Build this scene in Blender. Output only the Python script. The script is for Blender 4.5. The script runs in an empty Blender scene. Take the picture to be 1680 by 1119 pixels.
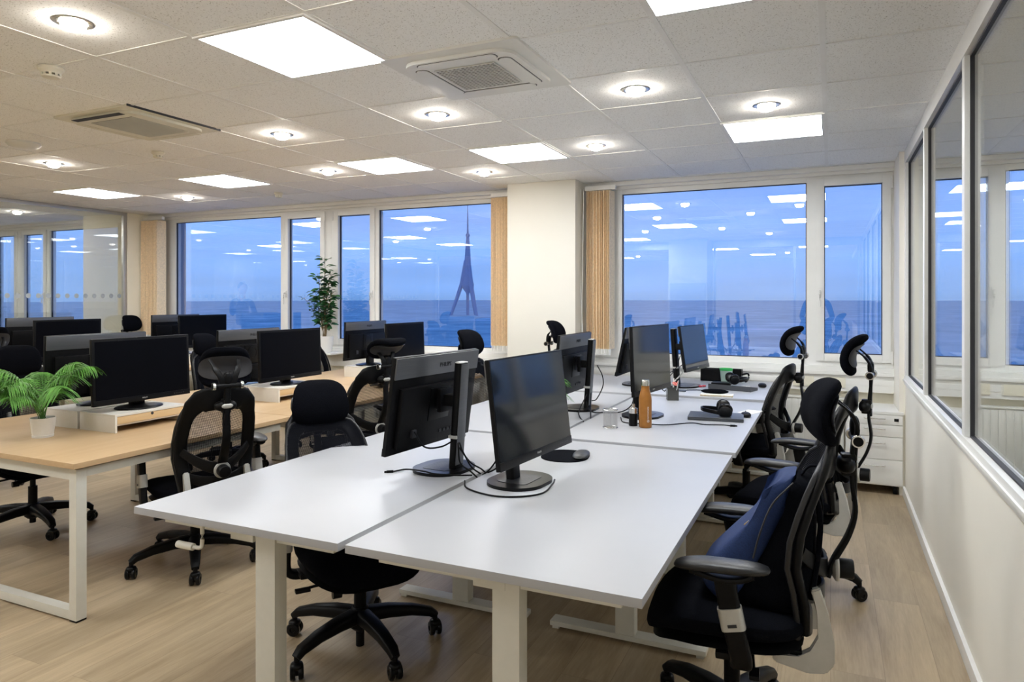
import bpy, bmesh, math, random
from mathutils import Vector, Matrix, noise
S = bpy.context.scene
COL = S.collection
R = math.radians
random.seed(7)

# ------------------------------------------------------------------ camera, world, exposure
H = 1.47
TH = 24.6
cd = bpy.data.cameras.new('camera'); cam = bpy.data.objects.new('camera', cd); COL.objects.link(cam)
cam.location = (0, 0, H); cam.rotation_euler = (R(90), 0, R(TH))
cd.sensor_width = 36; cd.lens = 36 * 1142 / 1680; cd.shift_y = -70 / 1680
cd.clip_start = 0.05; cd.clip_end = 20000
S.camera = cam
S.view_settings.view_transform = 'Standard'; S.view_settings.look = 'None'
S.view_settings.gamma = 1; S.view_settings.use_curve_mapping = False
S.view_settings.exposure = 0.80
S.cycles.use_denoising = True
S.cycles.max_bounces = 12; S.cycles.diffuse_bounces = 8; S.cycles.glossy_bounces = 4
S.cycles.transparent_max_bounces = 24
S.cycles.sample_clamp_indirect = 8
S.cycles.caustics_reflective = False; S.cycles.caustics_refractive = False
PANEL_E = 15.0       # radiance of the LED ceiling panels
SPOT_E = 75.0

W = bpy.data.worlds.new('dusk_sky'); S.world = W; W.use_nodes = True
nt = W.node_tree; nt.nodes.clear()
def N(t, kind, **k):
    n = t.nodes.new(kind)
    for a, b in k.items():
        if a.startswith('i_'):
            n.inputs[a[2:].replace('_', ' ')].default_value = b
        else: setattr(n, a, b)
    return n
tc = N(nt, 'ShaderNodeTexCoord'); sep = N(nt, 'ShaderNodeSeparateXYZ'); nt.links.new(tc.outputs['Generated'], sep.inputs[0])
cr = N(nt, 'ShaderNodeValToRGB'); nt.links.new(sep.outputs['Z'], cr.inputs[0])
els = [(0.0, (.085, .18, .38)), (0.012, (.105, .215, .45)), (0.06, (.125, .245, .52)), (.16, (.105, .215, .52)), (.5, (.08, .165, .44)), (1, (.065, .13, .36))]
cr.color_ramp.elements[0].position = els[0][0]; cr.color_ramp.elements[0].color = (*els[0][1], 1)
cr.color_ramp.elements[1].position = els[-1][0]; cr.color_ramp.elements[1].color = (*els[-1][1], 1)
for p, c in els[1:-1]:
    e = cr.color_ramp.elements.new(p); e.color = (*c, 1)
mpg = N(nt, 'ShaderNodeMapping'); mpg.inputs['Scale'].default_value = (1.2, 1.2, 14)
nt.links.new(tc.outputs['Generated'], mpg.inputs[0])
nz = N(nt, 'ShaderNodeTexNoise', i_Scale=2.2, i_Detail=5.0); nt.links.new(mpg.outputs[0], nz.inputs['Vector'])
cl = N(nt, 'ShaderNodeMapRange'); cl.inputs[1].default_value = .3; cl.inputs[2].default_value = .7; cl.inputs[3].default_value = .9; cl.inputs[4].default_value = 1.12
nt.links.new(nz.outputs[0], cl.inputs[0])
mul = N(nt, 'ShaderNodeMix', data_type='RGBA', blend_type='MULTIPLY'); mul.inputs[0].default_value = 1
nt.links.new(cr.outputs[0], mul.inputs[6]); nt.links.new(cl.outputs[0], mul.inputs[7])
bg = N(nt, 'ShaderNodeBackground'); bg.inputs[1].default_value = 1.72   # dusk sky strength
out = N(nt, 'ShaderNodeOutputWorld'); nt.links.new(mul.outputs[2], bg.inputs[0]); nt.links.new(bg.outputs[0], out.inputs[0])

# ------------------------------------------------------------------ materials
M = {}
def mat(name, col=(.8, .8, .8), rough=.5, metal=0, spec=.5, emit=None, es=0, coat=0):
    m = bpy.data.materials.new(name); m.use_nodes = True
    b = m.node_tree.nodes['Principled BSDF']
    b.inputs['Base Color'].default_value = (*col, 1); b.inputs['Roughness'].default_value = rough
    b.inputs['Metallic'].default_value = metal; b.inputs['Specular IOR Level'].default_value = spec
    b.inputs['Coat Weight'].default_value = coat
    if emit: b.inputs['Emission Color'].default_value = (*emit, 1); b.inputs['Emission Strength'].default_value = es
    M[name] = m; return m
def nodes(m): return m.node_tree, m.node_tree.nodes['Principled BSDF']
def L(t, a, b): t.links.new(a, b)
def noisy(name, col, rough, amt=.08, scale=40, bump=0, metal=0, spec=.5):
    """plain colour with a little procedural unevenness"""
    m = mat(name, col, rough, metal, spec); t, b = nodes(m)
    tcn = N(t, 'ShaderNodeTexCoord'); n = N(t, 'ShaderNodeTexNoise', i_Scale=scale, i_Detail=4.0)
    L(t, tcn.outputs['Object'], n.inputs['Vector'])
    c = N(t, 'ShaderNodeValToRGB')
    c.color_ramp.elements[0].position = .3; c.color_ramp.elements[1].position = .7
    c.color_ramp.elements[0].color = (*[v * (1 - amt) for v in col], 1)
    c.color_ramp.elements[1].color = (*[min(1, v * (1 + amt)) for v in col], 1)
    L(t, n.outputs[0], c.inputs[0]); L(t, c.outputs[0], b.inputs['Base Color'])
    if bump:
        bp = N(t, 'ShaderNodeBump', i_Strength=bump, i_Distance=.002); L(t, n.outputs[0], bp.inputs['Height']); L(t, bp.outputs[0], b.inputs['Normal'])
    return m
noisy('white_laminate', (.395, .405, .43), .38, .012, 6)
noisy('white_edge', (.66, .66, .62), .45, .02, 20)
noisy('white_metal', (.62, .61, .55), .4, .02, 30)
noisy('window_frame', (.76, .76, .74), .35, .02, 8)
noisy('cream_wall', (.84, .80, .68), .75, .02, 3, .05)
noisy('partition_panel', (.80, .775, .70), .55, .03, 1.4)
noisy('pillar_paint', (.64, .62, .56), .7, .02, 2, .05)
noisy('black_plastic', (.0035, .0035, .004), .42, .2, 60, .15, spec=.15)
noisy('black_gloss', (.0035, .0035, .004), .28, .1, 30, spec=.2)
noisy('black_fabric', (.0032, .0036, .0055), .95, .35, 260, .5, spec=.04)
noisy('black_pad', (.007, .0075, .009), .42, .2, 120, .3)
noisy('silver_plastic', (.46, .46, .44), .42, .04, 40, metal=.3)
noisy('silver_metal', (.72, .72, .70), .25, .03, 20, metal=1)
noisy('dark_glass', (.055, .055, .05), .12, .1, 8)
noisy('orange_bottle', (.33, .135, .025), .32, .12, 30, metal=.25)
noisy('navy_fabric', (.010, .026, .095), .75, .2, 220, .4, spec=.3)
noisy('green_plastic', (.05, .55, .13), .5, .05, 20)
noisy('red_plastic', (.5, .03, .05), .5, .05, 20)
noisy('pink_paper', (.75, .2, .17), .7, .05, 20)
noisy('paper', (.75, .74, .70), .8, .03, 30)
noisy('gasket', (.02, .02, .025), .6, .1, 20)
noisy('ivory_plastic', (.72, .69, .58), .45, .02, 20)
noisy('aluminium', (.55, .55, .53), .35, .03, 20, metal=.7)
noisy('soil', (.06, .035, .02), .95, .5, 90, .8)
noisy('pot_white', (.78, .77, .74), .4, .02, 20)
noisy('palm_green', (.085, .25, .035), .5, .45, 14)
noisy('leaf_green', (.018, .085, .022), .42, .45, 9)
noisy('stem_brown', (.16, .11, .05), .7, .3, 40)
noisy('grille_dark', (.10, .095, .085), .7, .1, 30)
noisy('ac_white', (.74, .74, .71), .4, .02, 10)
noisy('ac_cream', (.70, .68, .58), .5, .03, 10)
noisy('ceiling_bar', (.84, .84, .82), .5, .03, 10)
noisy('facade_fin', (.30, .34, .40), .8, .05, 3)
noisy('hazy_tower_steel', (.20, .34, .52), .8, .1, 1)  # blue-grey of the distant haze is mixed into the steel colour
noisy('blue_card', (.16, .25, .42), .6, .05, 20)
noisy('frosted_plastic', (.42, .56, .50), .35, .05, 20)
noisy('cabinet_white', (.74, .74, .72), .4, .02, 6)
noisy('grey_device', (.05, .055, .065), .45, .05, 30)
noisy('keyboard_key', (.05, .055, .07), .5, .1, 60)
noisy('skin', (.55, .33, .24), .6, .05, 30)
noisy('hair_brown', (.06, .035, .02), .8, .3, 80)
noisy('dark_sweater', (.015, .03, .07), .9, .2, 100)
noisy('gold', (.6, .4, .08), .3, .05, 30, metal=1)
noisy('hr_shell', (.03, .03, .034), .45, .05, 30)
mat('panel_light', (.9, .9, .9), .5, emit=(.94, .975, 1), es=PANEL_E)
mat('spot_light', (.9, .9, .9), .5, emit=(1, .92, .82), es=SPOT_E)

def brushed_back(name, base, hi):
    m = mat(name, base, .33, .5); t, b = nodes(m)
    tcn = N(t, 'ShaderNodeTexCoord'); mp = N(t, 'ShaderNodeMapping'); mp.inputs['Scale'].default_value = (200, 3, 200)
    n = N(t, 'ShaderNodeTexNoise', i_Scale=2.0); L(t, tcn.outputs['Object'], mp.inputs[0]); L(t, mp.outputs[0], n.inputs['Vector'])
    c = N(t, 'ShaderNodeValToRGB'); c.color_ramp.elements[0].color = (*base, 1); c.color_ramp.elements[1].color = (*hi, 1)
    L(t, n.outputs[0], c.inputs[0]); L(t, c.outputs[0], b.inputs['Base Color'])
brushed_back('brushed_grey', (.10, .105, .115), (.14, .145, .155))
brushed_back('screen_matte', (.002, .0022, .0035), (.0026, .0028, .0045)); nodes(M['screen_matte'])[1].inputs['Metallic'].default_value = 0
nodes(M['screen_matte'])[1].inputs['Roughness'].default_value = .32; nodes(M['screen_matte'])[1].inputs['Specular IOR Level'].default_value = .06
brushed_back('screen_gloss', (.010, .012, .015), (.012, .014, .017)); nodes(M['screen_gloss'])[1].inputs['Metallic'].default_value = 0
nodes(M['screen_gloss'])[1].inputs['Roughness'].default_value = .09
nodes(M['screen_gloss'])[1].inputs['Specular IOR Level'].default_value = .6

def wood(name, c1, c2, grain_axis='Y', rough=.42, planks=None):
    m = mat(name, c1, rough); t, b = nodes(m)
    tcn = N(t, 'ShaderNodeTexCoord')
    sc = {'Y': (9, .7, 9), 'X': (.7, 9, 9)}[grain_axis]
    vec = tcn.outputs['Object']
    if planks:
        mp0 = N(t, 'ShaderNodeMapping'); mp0.inputs['Rotation'].default_value = (0, 0, R(90)); L(t, vec, mp0.inputs[0])
        br = N(t, 'ShaderNodeTexBrick', offset=.37, offset_frequency=2, squash=1)
        br.inputs['Scale'].default_value = 1; br.inputs['Brick Width'].default_value = 1.28; br.inputs['Row Height'].default_value = .192
        br.inputs['Mortar Size'].default_value = .0011; br.inputs['Mortar Smooth'].default_value = .3
        br.inputs['Color1'].default_value = (0, 0, 0, 1); br.inputs['Color2'].default_value = (1, 1, 1, 1); br.inputs['Mortar'].default_value = (.5, .5, .5, 1)
        L(t, mp0.outputs[0], br.inputs['Vector'])
        offs = N(t, 'ShaderNodeVectorMath', operation='SCALE'); offs.inputs['Scale'].default_value = 13.0
        L(t, br.outputs['Color'], offs.inputs[0])
        add = N(t, 'ShaderNodeVectorMath', operation='ADD'); L(t, vec, add.inputs[0]); L(t, offs.outputs[0], add.inputs[1]); vec = add.outputs[0]
    mp = N(t, 'ShaderNodeMapping'); mp.inputs['Scale'].default_value = sc; L(t, vec, mp.inputs[0])
    n1 = N(t, 'ShaderNodeTexNoise', i_Scale=1.3, i_Detail=6.0, i_Distortion=1.2); L(t, mp.outputs[0], n1.inputs['Vector'])
    mp2 = N(t, 'ShaderNodeMapping'); mp2.inputs['Scale'].default_value = tuple(s * 7 for s in sc); L(t, vec, mp2.inputs[0])
    n2 = N(t, 'ShaderNodeTexNoise', i_Scale=2.0, i_Detail=4.0); L(t, mp2.outputs[0], n2.inputs['Vector'])
    c = N(t, 'ShaderNodeValToRGB'); c.color_ramp.elements[0].position = .33; c.color_ramp.elements[1].position = .68
    c.color_ramp.elements[0].color = (*c2, 1); c.color_ramp.elements[1].color = (*c1, 1)
    mx = N(t, 'ShaderNodeMix'); mx.inputs[0].default_value = .32; L(t, n1.outputs[0], mx.inputs[2]); L(t, n2.outputs[0], mx.inputs[3])
    L(t, mx.outputs[0], c.inputs[0]); col = c.outputs[0]
    if planks:
        mr = N(t, 'ShaderNodeMapRange'); mr.inputs[3].default_value = .84; mr.inputs[4].default_value = 1.08
        L(t, br.outputs['Color'], mr.inputs[0])
        mm = N(t, 'ShaderNodeMix', data_type='RGBA', blend_type='MULTIPLY'); mm.inputs[0].default_value = 1
        L(t, col, mm.inputs[6]); L(t, mr.outputs[0], mm.inputs[7])
        m3 = N(t, 'ShaderNodeMix', data_type='RGBA'); L(t, br.outputs['Fac'], m3.inputs[0]); L(t, mm.outputs[2], m3.inputs[6]); m3.inputs[7].default_value = (.25, .185, .12, 1)
        col = m3.outputs[2]
    L(t, col, b.inputs['Base Color'])
    bp = N(t, 'ShaderNodeBump', i_Strength=.06, i_Distance=.002); L(t, n2.outputs[0], bp.inputs['Height']); L(t, bp.outputs[0], b.inputs['Normal'])
wood('floor_planks', (.47, .37, .245), (.305, .23, .14), 'Y', .38, True)
wood('desk_oak', (.56, .40, .235), (.49, .335, .185), 'Y', .4)
wood('oak_front', (.66, .48, .27), (.58, .40, .21), 'Y', .4)
wood('riser_pale', (.70, .68, .63), (.66, .635, .58), 'Y', .45)

def ceiling_mat():
    m = mat('ceiling_tile', (.88, .87, .84), .85); t, b = nodes(m)
    tcn = N(t, 'ShaderNodeTexCoord')
    n = N(t, 'ShaderNodeTexNoise', i_Scale=150.0, i_Detail=2.0); L(t, tcn.outputs['Object'], n.inputs['Vector'])
    c = N(t, 'ShaderNodeValToRGB'); e = c.color_ramp.elements
    e[0].position = .325; e[0].color = (.54, .53, .50, 1); e[1].position = .385; e[1].color = (.92, .925, .915, 1)
    L(t, n.outputs[0], c.inputs[0])
    n2 = N(t, 'ShaderNodeTexNoise', i_Scale=60.0, i_Detail=3.0); L(t, tcn.outputs['Object'], n2.inputs['Vector'])
    mr = N(t, 'ShaderNodeMapRange'); mr.inputs[3].default_value = .93; mr.inputs[4].default_value = 1.05; L(t, n2.outputs[0], mr.inputs[0])
    mm = N(t, 'ShaderNodeMix', data_type='RGBA', blend_type='MULTIPLY'); mm.inputs[0].default_value = 1
    L(t, c.outputs[0], mm.inputs[6]); L(t, mr.outputs[0], mm.inputs[7]); L(t, mm.outputs[2], b.inputs['Base Color'])
    bp = N(t, 'ShaderNodeBump', i_Strength=.3, i_Distance=.002); L(t, n.outputs[0], bp.inputs['Height']); L(t, bp.outputs[0], b.inputs['Normal'])
ceiling_mat()

def glass_mat(name, tint, base, mx=.75):
    m = bpy.data.materials.new(name); m.use_nodes = True; t = m.node_tree; t.nodes.clear()
    o = N(t, 'ShaderNodeOutputMaterial'); mixs = N(t, 'ShaderNodeMixShader'); tr = N(t, 'ShaderNodeBsdfTransparent'); gl = N(t, 'ShaderNodeBsdfGlossy')
    tr.inputs[0].default_value = (*tint, 1); gl.inputs['Roughness'].default_value = 0.0
    gl.inputs[0].default_value = (1, 1, 1, 1)
    lw = N(t, 'ShaderNodeLayerWeight', i_Blend=.5)
    pw = N(t, 'ShaderNodeMath', operation='POWER'); pw.inputs[1].default_value = 4.0; L(t, lw.outputs['Facing'], pw.inputs[0])
    mr = N(t, 'ShaderNodeMapRange'); mr.inputs[3].default_value = base; mr.inputs[4].default_value = mx; L(t, pw.outputs[0], mr.inputs[0])
    L(t, mr.outputs[0], mixs.inputs[0]); L(t, tr.outputs[0], mixs.inputs[1]); L(t, gl.outputs[0], mixs.inputs[2]); L(t, mixs.outputs[0], o.inputs[0])
    M[name] = m
glass_mat('window_glass', (.94, .96, .99), .20)
glass_mat('partition_glass', (.95, .97, .965), .10)
glass_mat('clear_plastic', (.80, .83, .82), .05)

def alpha_mat(name, col, cover, scale, rough=.6, kind='mesh'):
    """woven net: opaque threads between real holes"""
    m = mat(name, col, rough); t, b = nodes(m); o = t.nodes['Material Output']
    tr = N(t, 'ShaderNodeBsdfTransparent'); mx = N(t, 'ShaderNodeMixShader'); tcn = N(t, 'ShaderNodeTexCoord')
    def wave(axis, sc):
        s = N(t, 'ShaderNodeSeparateXYZ'); L(t, tcn.outputs['Object'], s.inputs[0])
        mu = N(t, 'ShaderNodeMath', operation='MULTIPLY'); mu.inputs[1].default_value = sc; L(t, s.outputs[axis], mu.inputs[0])
        fr = N(t, 'ShaderNodeMath', operation='FRACT'); L(t, mu.outputs[0], fr.inputs[0])
        lt = N(t, 'ShaderNodeMath', operation='LESS_THAN'); lt.inputs[1].default_value = cover; L(t, fr.outputs[0], lt.inputs[0])
        return lt.outputs[0]
    a = wave('Y', scale); c = wave('Z', scale * .8)
    ma = N(t, 'ShaderNodeMath', operation='MAXIMUM'); L(t, a, ma.inputs[0]); L(t, c, ma.inputs[1])
    L(t, ma.outputs[0], mx.inputs[0]); L(t, tr.outputs[0], mx.inputs[1]); L(t, b.outputs[0], mx.inputs[2]); L(t, mx.outputs[0], o.inputs[0])
alpha_mat('chair_net', (.005, .0055, .008), .47, 230, .9); nodes(M['chair_net'])[1].inputs['Specular IOR Level'].default_value = .05
alpha_mat('wire_net', (.35, .35, .36), .22, 330, .35)

def land_mat():
    m = mat('hazy_dusk_land', (.1, .12, .14), .95); t, b = nodes(m)
    tcn = N(t, 'ShaderNodeTexCoord')
    mp = N(t, 'ShaderNodeMapping'); mp.inputs['Scale'].default_value = (1, 1, 1); L(t, tcn.outputs['Object'], mp.inputs[0])
    n = N(t, 'ShaderNodeTexNoise', i_Scale=.012, i_Detail=9.0, i_Roughness=.6); L(t, mp.outputs[0], n.inputs['Vector'])
    c = N(t, 'ShaderNodeValToRGB'); e = c.color_ramp.elements
    e[0].position = .35; e[0].color = (.22, .40, .46, 1); e[1].position = .6; e[1].color = (.42, .64, .68, 1)  # blue distance haze is put into these land tones
    x = c.color_ramp.elements.new(.72); x.color = (.8, .85, .95, 1)
    L(t, n.outputs[0], c.inputs[0]); L(t, c.outputs[0], b.inputs['Base Color'])
land_mat()

# ------------------------------------------------------------------ mesh helpers
class MB:
    def __init__(s): s.bm = bmesh.new()
    def add(s, verts, faces):
        vs = [s.bm.verts.new(v) for v in verts]
        for f in faces:
            try: s.bm.faces.new([vs[i] for i in f])
            except ValueError: pass
        return vs
    def box(s, c, d, bev=0, rz=0, ry=0, rx=0):
        g = bmesh.ops.create_cube(s.bm, size=1); vs = g['verts']
        mtx = Matrix.Translation(c) @ Matrix.Rotation(rz, 4, 'Z') @ Matrix.Rotation(ry, 4, 'Y') @ Matrix.Rotation(rx, 4, 'X') @ Matrix.Diagonal((*d, 1))
        if bev:
            for v in vs: v.co = Vector((v.co.x * d[0], v.co.y * d[1], v.co.z * d[2]))
            es = list({e for v in vs for e in v.link_edges})
            r = bmesh.ops.bevel(s.bm, geom=es, offset=bev, segments=2, profile=.7, affect='EDGES')
            vs = list({v for f in r['faces'] for v in f.verts} | set(v for v in vs if v.is_valid))
            vs = [v for v in vs if v.is_valid]
            # gather whole island
            seen = set(vs); st = list(vs)
            while st:
                v = st.pop()
                for e in v.link_edges:
                    o = e.other_vert(v)
                    if o not in seen: seen.add(o); st.append(o)
            m2 = Matrix.Translation(c) @ Matrix.Rotation(rz, 4, 'Z') @ Matrix.Rotation(ry, 4, 'Y') @ Matrix.Rotation(rx, 4, 'X')
            for v in seen: v.co = m2 @ v.co
        else:
            for v in vs: v.co = mtx @ v.co
        return s
    def b2(s, x0, x1, y0, y1, z0, z1, bev=0):
        return s.box(((x0 + x1) / 2, (y0 + y1) / 2, (z0 + z1) / 2), (abs(x1 - x0), abs(y1 - y0), abs(z1 - z0)), bev)
    def sweep(s, pts, prof, side=(0, 1, 0), closed=False, scale=None, caps=True):
        """prof: list of (a,b): a along side, b along the normal"""
        pts = [Vector(p) for p in pts]; n = len(pts); side = Vector(side); rings = []
        for i, p in enumerate(pts):
            if closed: t = pts[(i + 1) % n] - pts[i - 1]
            else: t = pts[min(i + 1, n - 1)] - pts[max(i - 1, 0)]
            t.normalize(); sd = side - t * side.dot(t)
            if sd.length < 1e-4: sd = Vector((0, 0, 1)) - t * t.z
            if sd.length < 1e-4: sd = Vector((1, 0, 0))
            sd.normalize(); nm = t.cross(sd); k = scale[i] if scale else 1
            ka, kb = k if isinstance(k, tuple) else (k, k)
            rings.append([s.bm.verts.new(p + sd * a * ka + nm * b * kb) for a, b in prof])
        m = len(prof)
        for i in range(n if closed else n - 1):
            A, B = rings[i], rings[(i + 1) % n]
            for j in range(m): s.bm.faces.new([A[j], A[(j + 1) % m], B[(j + 1) % m], B[j]])
        if caps and not closed:
            s.bm.faces.new(rings[0][::-1]); s.bm.faces.new(rings[-1])
        return s
    def tube(s, pts, r, seg=8, closed=False, side=(0, 0, 1), scale=None):
        pr = [(r * math.cos(2 * math.pi * k / seg), r * math.sin(2 * math.pi * k / seg)) for k in range(seg)]
        return s.sweep(pts, pr, side, closed, scale)
    def lathe(s, prof, seg=24, c=(0, 0, 0), axis='Z', closed_ends=True):
        c = Vector(c); rings = []
        def P(r, h, a):
            x, y = r * math.cos(a), r * math.sin(a)
            return {'Z': Vector((x, y, h)), 'X': Vector((h, x, y)), 'Y': Vector((y, h, x))}[axis] + c
        for r, h in prof: rings.append([s.bm.verts.new(P(max(r, 1e-5), h, 2 * math.pi * k / seg)) for k in range(seg)])
        for A, B in zip(rings, rings[1:]):
            for k in range(seg): s.bm.faces.new([A[k], A[(k + 1) % seg], B[(k + 1) % seg], B[k]])
        if closed_ends: s.bm.faces.new(rings[0][::-1]); s.bm.faces.new(rings[-1])
        return s
    def pad(s, d, e=(2.6, 2.6), c=(0, 0, 0), warp=None, nu=28, nv=14, axis='Z'):
        """superellipsoid cushion; e = (plan exponent, edge exponent)"""
        def sp(v, p): return math.copysign(abs(v) ** p, v)
        rows = []
        for j in range(nv + 1):
            ph = -math.pi / 2 + math.pi * j / nv; row = []
            for i in range(nu):
                a = 2 * math.pi * i / nu
                rr = abs(math.cos(ph)) ** (2 / e[1])
                x = rr * sp(math.cos(a), 2 / e[0]); y = rr * sp(math.sin(a), 2 / e[0]); z = sp(math.sin(ph), 2 / e[1])
                v = Vector((x * d[0] / 2, y * d[1] / 2, z * d[2] / 2))
                if axis == 'X': v = Vector((v.z, v.x, v.y))
                if warp: v = Vector(warp(v))
                row.append(v + Vector(c))
                if j in (0, nv): break
            rows.append([s.bm.verts.new(v) for v in row])
        for j in range(nv):
            A, B = rows[j], rows[j + 1]
            for i in range(nu):
                k = (i + 1) % nu
                if len(A) == 1: s.bm.faces.new([A[0], B[k], B[i]])
                elif len(B) == 1: s.bm.faces.new([A[i], A[k], B[0]])
                else: s.bm.faces.new([A[i], A[k], B[k], B[i]])
        return s
    def prism(s, poly, axis, a, b, rnd=None):
        """poly of 2D points extruded along axis from a to b; X: (y,z)  Y: (x,z)  Z: (x,y)"""
        f = {'X': lambda p, h: (h, p[0], p[1]), 'Y': lambda p, h: (p[0], h, p[1]), 'Z': lambda p, h: (p[0], p[1], h)}[axis]
        n = len(poly); A = [s.bm.verts.new(f(p, a)) for p in poly]; B = [s.bm.verts.new(f(p, b)) for p in poly]
        for i in range(n): s.bm.faces.new([A[i], A[(i + 1) % n], B[(i + 1) % n], B[i]])
        s.bm.faces.new(A[::-1]); s.bm.faces.new(B); return s
    def mesh(s, name, m, smooth=True, ang=40):
        bmesh.ops.recalc_face_normals(s.bm, faces=s.bm.faces[:])
        me = bpy.data.meshes.new(name); s.bm.to_mesh(me); s.bm.free()
        me.materials.append(M[m])
        if smooth:
            for p in me.polygons: p.use_smooth = True
            me.set_sharp_from_angle(angle=R(ang))
        return me
def link(name, me, parent=None, loc=(0, 0, 0), rot=(0, 0, 0)):
    o = bpy.data.objects.new(name, me); COL.objects.link(o); o.location = loc; o.rotation_euler = rot
    if parent: o.parent = parent
    return o
def obj(name, mb, m, parent=None, loc=(0, 0, 0), rot=(0, 0, 0), smooth=True, ang=40):
    return link(name, mb.mesh(name, m, smooth, ang), parent, loc, rot)
CACHE = {}
def part(name, key, fn, m, parent, loc=(0, 0, 0), rot=(0, 0, 0)):
    if key not in CACHE:
        CACHE[key] = fn().mesh(key, m)
    return link(name, CACHE[key], parent, loc, rot)
def tag(o, label, cat, group=None):
    o['label'] = label; o['category'] = cat
    if group: o['group'] = group
    return o
def thing(name, label, cat, loc=(0, 0, 0), rz=0, group=None):
    o = bpy.data.objects.new(name, None); COL.objects.link(o); o.location = loc; o.rotation_euler = (0, 0, rz); o.empty_display_size = .1
    return tag(o, label, cat, group)
def struct(name, mb, m, parent=None, loc=(0, 0, 0), rot=(0, 0, 0)):
    o = obj(name, mb, m, parent, loc, rot)
    if not parent: o['kind'] = 'structure'
    return o
def sempty(name, loc=(0, 0, 0)):
    o = bpy.data.objects.new(name, None); COL.objects.link(o); o.location = loc; o['kind'] = 'structure'; return o
def copy_tree(o, parent=None):
    c = o.copy(); COL.objects.link(c); c.parent = parent
    for ch in o.children: copy_tree(ch, c)
    return c
def text_mesh(name, txt, size, m, parent, loc, rot, extrude=.0004):
    cu = bpy.data.curves.new(name, 'FONT'); cu.body = txt; cu.size = size; cu.extrude = extrude; cu.align_x = 'CENTER'; cu.align_y = 'CENTER'
    cu.resolution_u = 2
    tmp = bpy.data.objects.new('tmp', cu); me = bpy.data.meshes.new_from_object(tmp)
    bpy.data.objects.remove(tmp); me.materials.clear(); me.materials.append(M[m])
    return link(name, me, parent, loc, rot)
def bez(pts, n=8):
    """Catmull-Rom through points"""
    P = [Vector(p) for p in pts]; P = [P[0] * 2 - P[1]] + P + [P[-1] * 2 - P[-2]]; out = []
    for i in range(1, len(P) - 2):
        for k in range(n):
            t = k / n; a, b, c, d = P[i - 1:i + 3]
            out.append(.5 * ((2 * b) + (c - a) * t + (2 * a - 5 * b + 4 * c - d) * t * t + (3 * b - a - 3 * c + d) * t ** 3))
    out.append(P[-2]); return out
def rrect(w, h, r, n=4):
    p = []
    for cx, cy, a0 in ((w / 2 - r, h / 2 - r, 0), (-w / 2 + r, h / 2 - r, 90), (-w / 2 + r, -h / 2 + r, 180), (w / 2 - r, -h / 2 + r, 270)):
        for k in range(n + 1):
            a = R(a0 + 90 * k / n); p.append((cx + r * math.cos(a), cy + r * math.sin(a)))
    return p

# ------------------------------------------------------------------ room shell
CE = 2.565
XL, XR = -8.2, .50
YW = 6.44           # inner face of window frames
struct('floor', MB().b2(-13, 4.2, -7.5, 6.7, -.05, 0), 'floor_planks')
struct('ceiling', MB().b2(-13, 4.2, -7.5, 6.7, CE, CE + .05), 'ceiling_tile')
# T-bar grid
g = MB()
k = 0
gx = [-.03 - .6 * i for i in range(-1, 21)] + []
gy = [2.085 + .6 * i for i in range(-15, 8)]
for x in gx:
    if x < XR: g.b2(x - .012, x + .012, -7.4, 6.38, CE - .0035, CE + .001)
for y in gy: g.b2(-12.9, XR, y - .0075, y + .0075, CE - .003, CE + .001)
for y in gy: g.b2(.62, 4.1, y - .009, y + .009, CE - .003, CE + .001)
struct('trim_1', g, 'ceiling_bar')
# window wall: parapet + header + reveals + pillars
struct('wall_window', MB().b2(-13, 4.2, 6.46, 6.66, 0, .80), 'cream_wall')
h_ = MB(); h_.b2(-13, 4.2, 6.40, 6.66, 2.50, CE); h_.b2(-13, 4.2, 6.34, 6.42, 2.525, CE - .001, .004)
struct('trim_2', h_, 'window_frame')
struct('wall_pillar', MB().b2(-2.82, -2.13, 6.05, 6.66, 0, CE - .001, .006), 'pillar_paint')
struct('wall_pillar_left', MB().b2(-9.05, -8.18, 6.05, 6.66, 0, CE - .001, .006), 'cream_wall')
w_ = MB(); w_.b2(.465, .62, 5.93, 6.66, 0, CE - .001); struct('wall_jamb_right', w_, 'partition_panel')
# sill + cable trunking in white, in runs between the pillars
def sill(name, x0, x1):
    m = MB(); m.b2(x0, x1, 6.36, 6.50, .835, .865, .004); m.b2(x0, x1, 6.385, 6.47, .70, .834, .004); m.b2(x0, x1, 6.375, 6.47, .865, .905, .003)
    m.b2(x0, x1, 6.381, 6.47, .755, .80, .003)
    struct(name, m, 'window_frame')
sill('trim_3', -2.13, .465); sill('trim_4', -8.18, -2.82); sill('trim_5', -12.9, -9.05); sill('trim_6', .62, 4.1)

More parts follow.
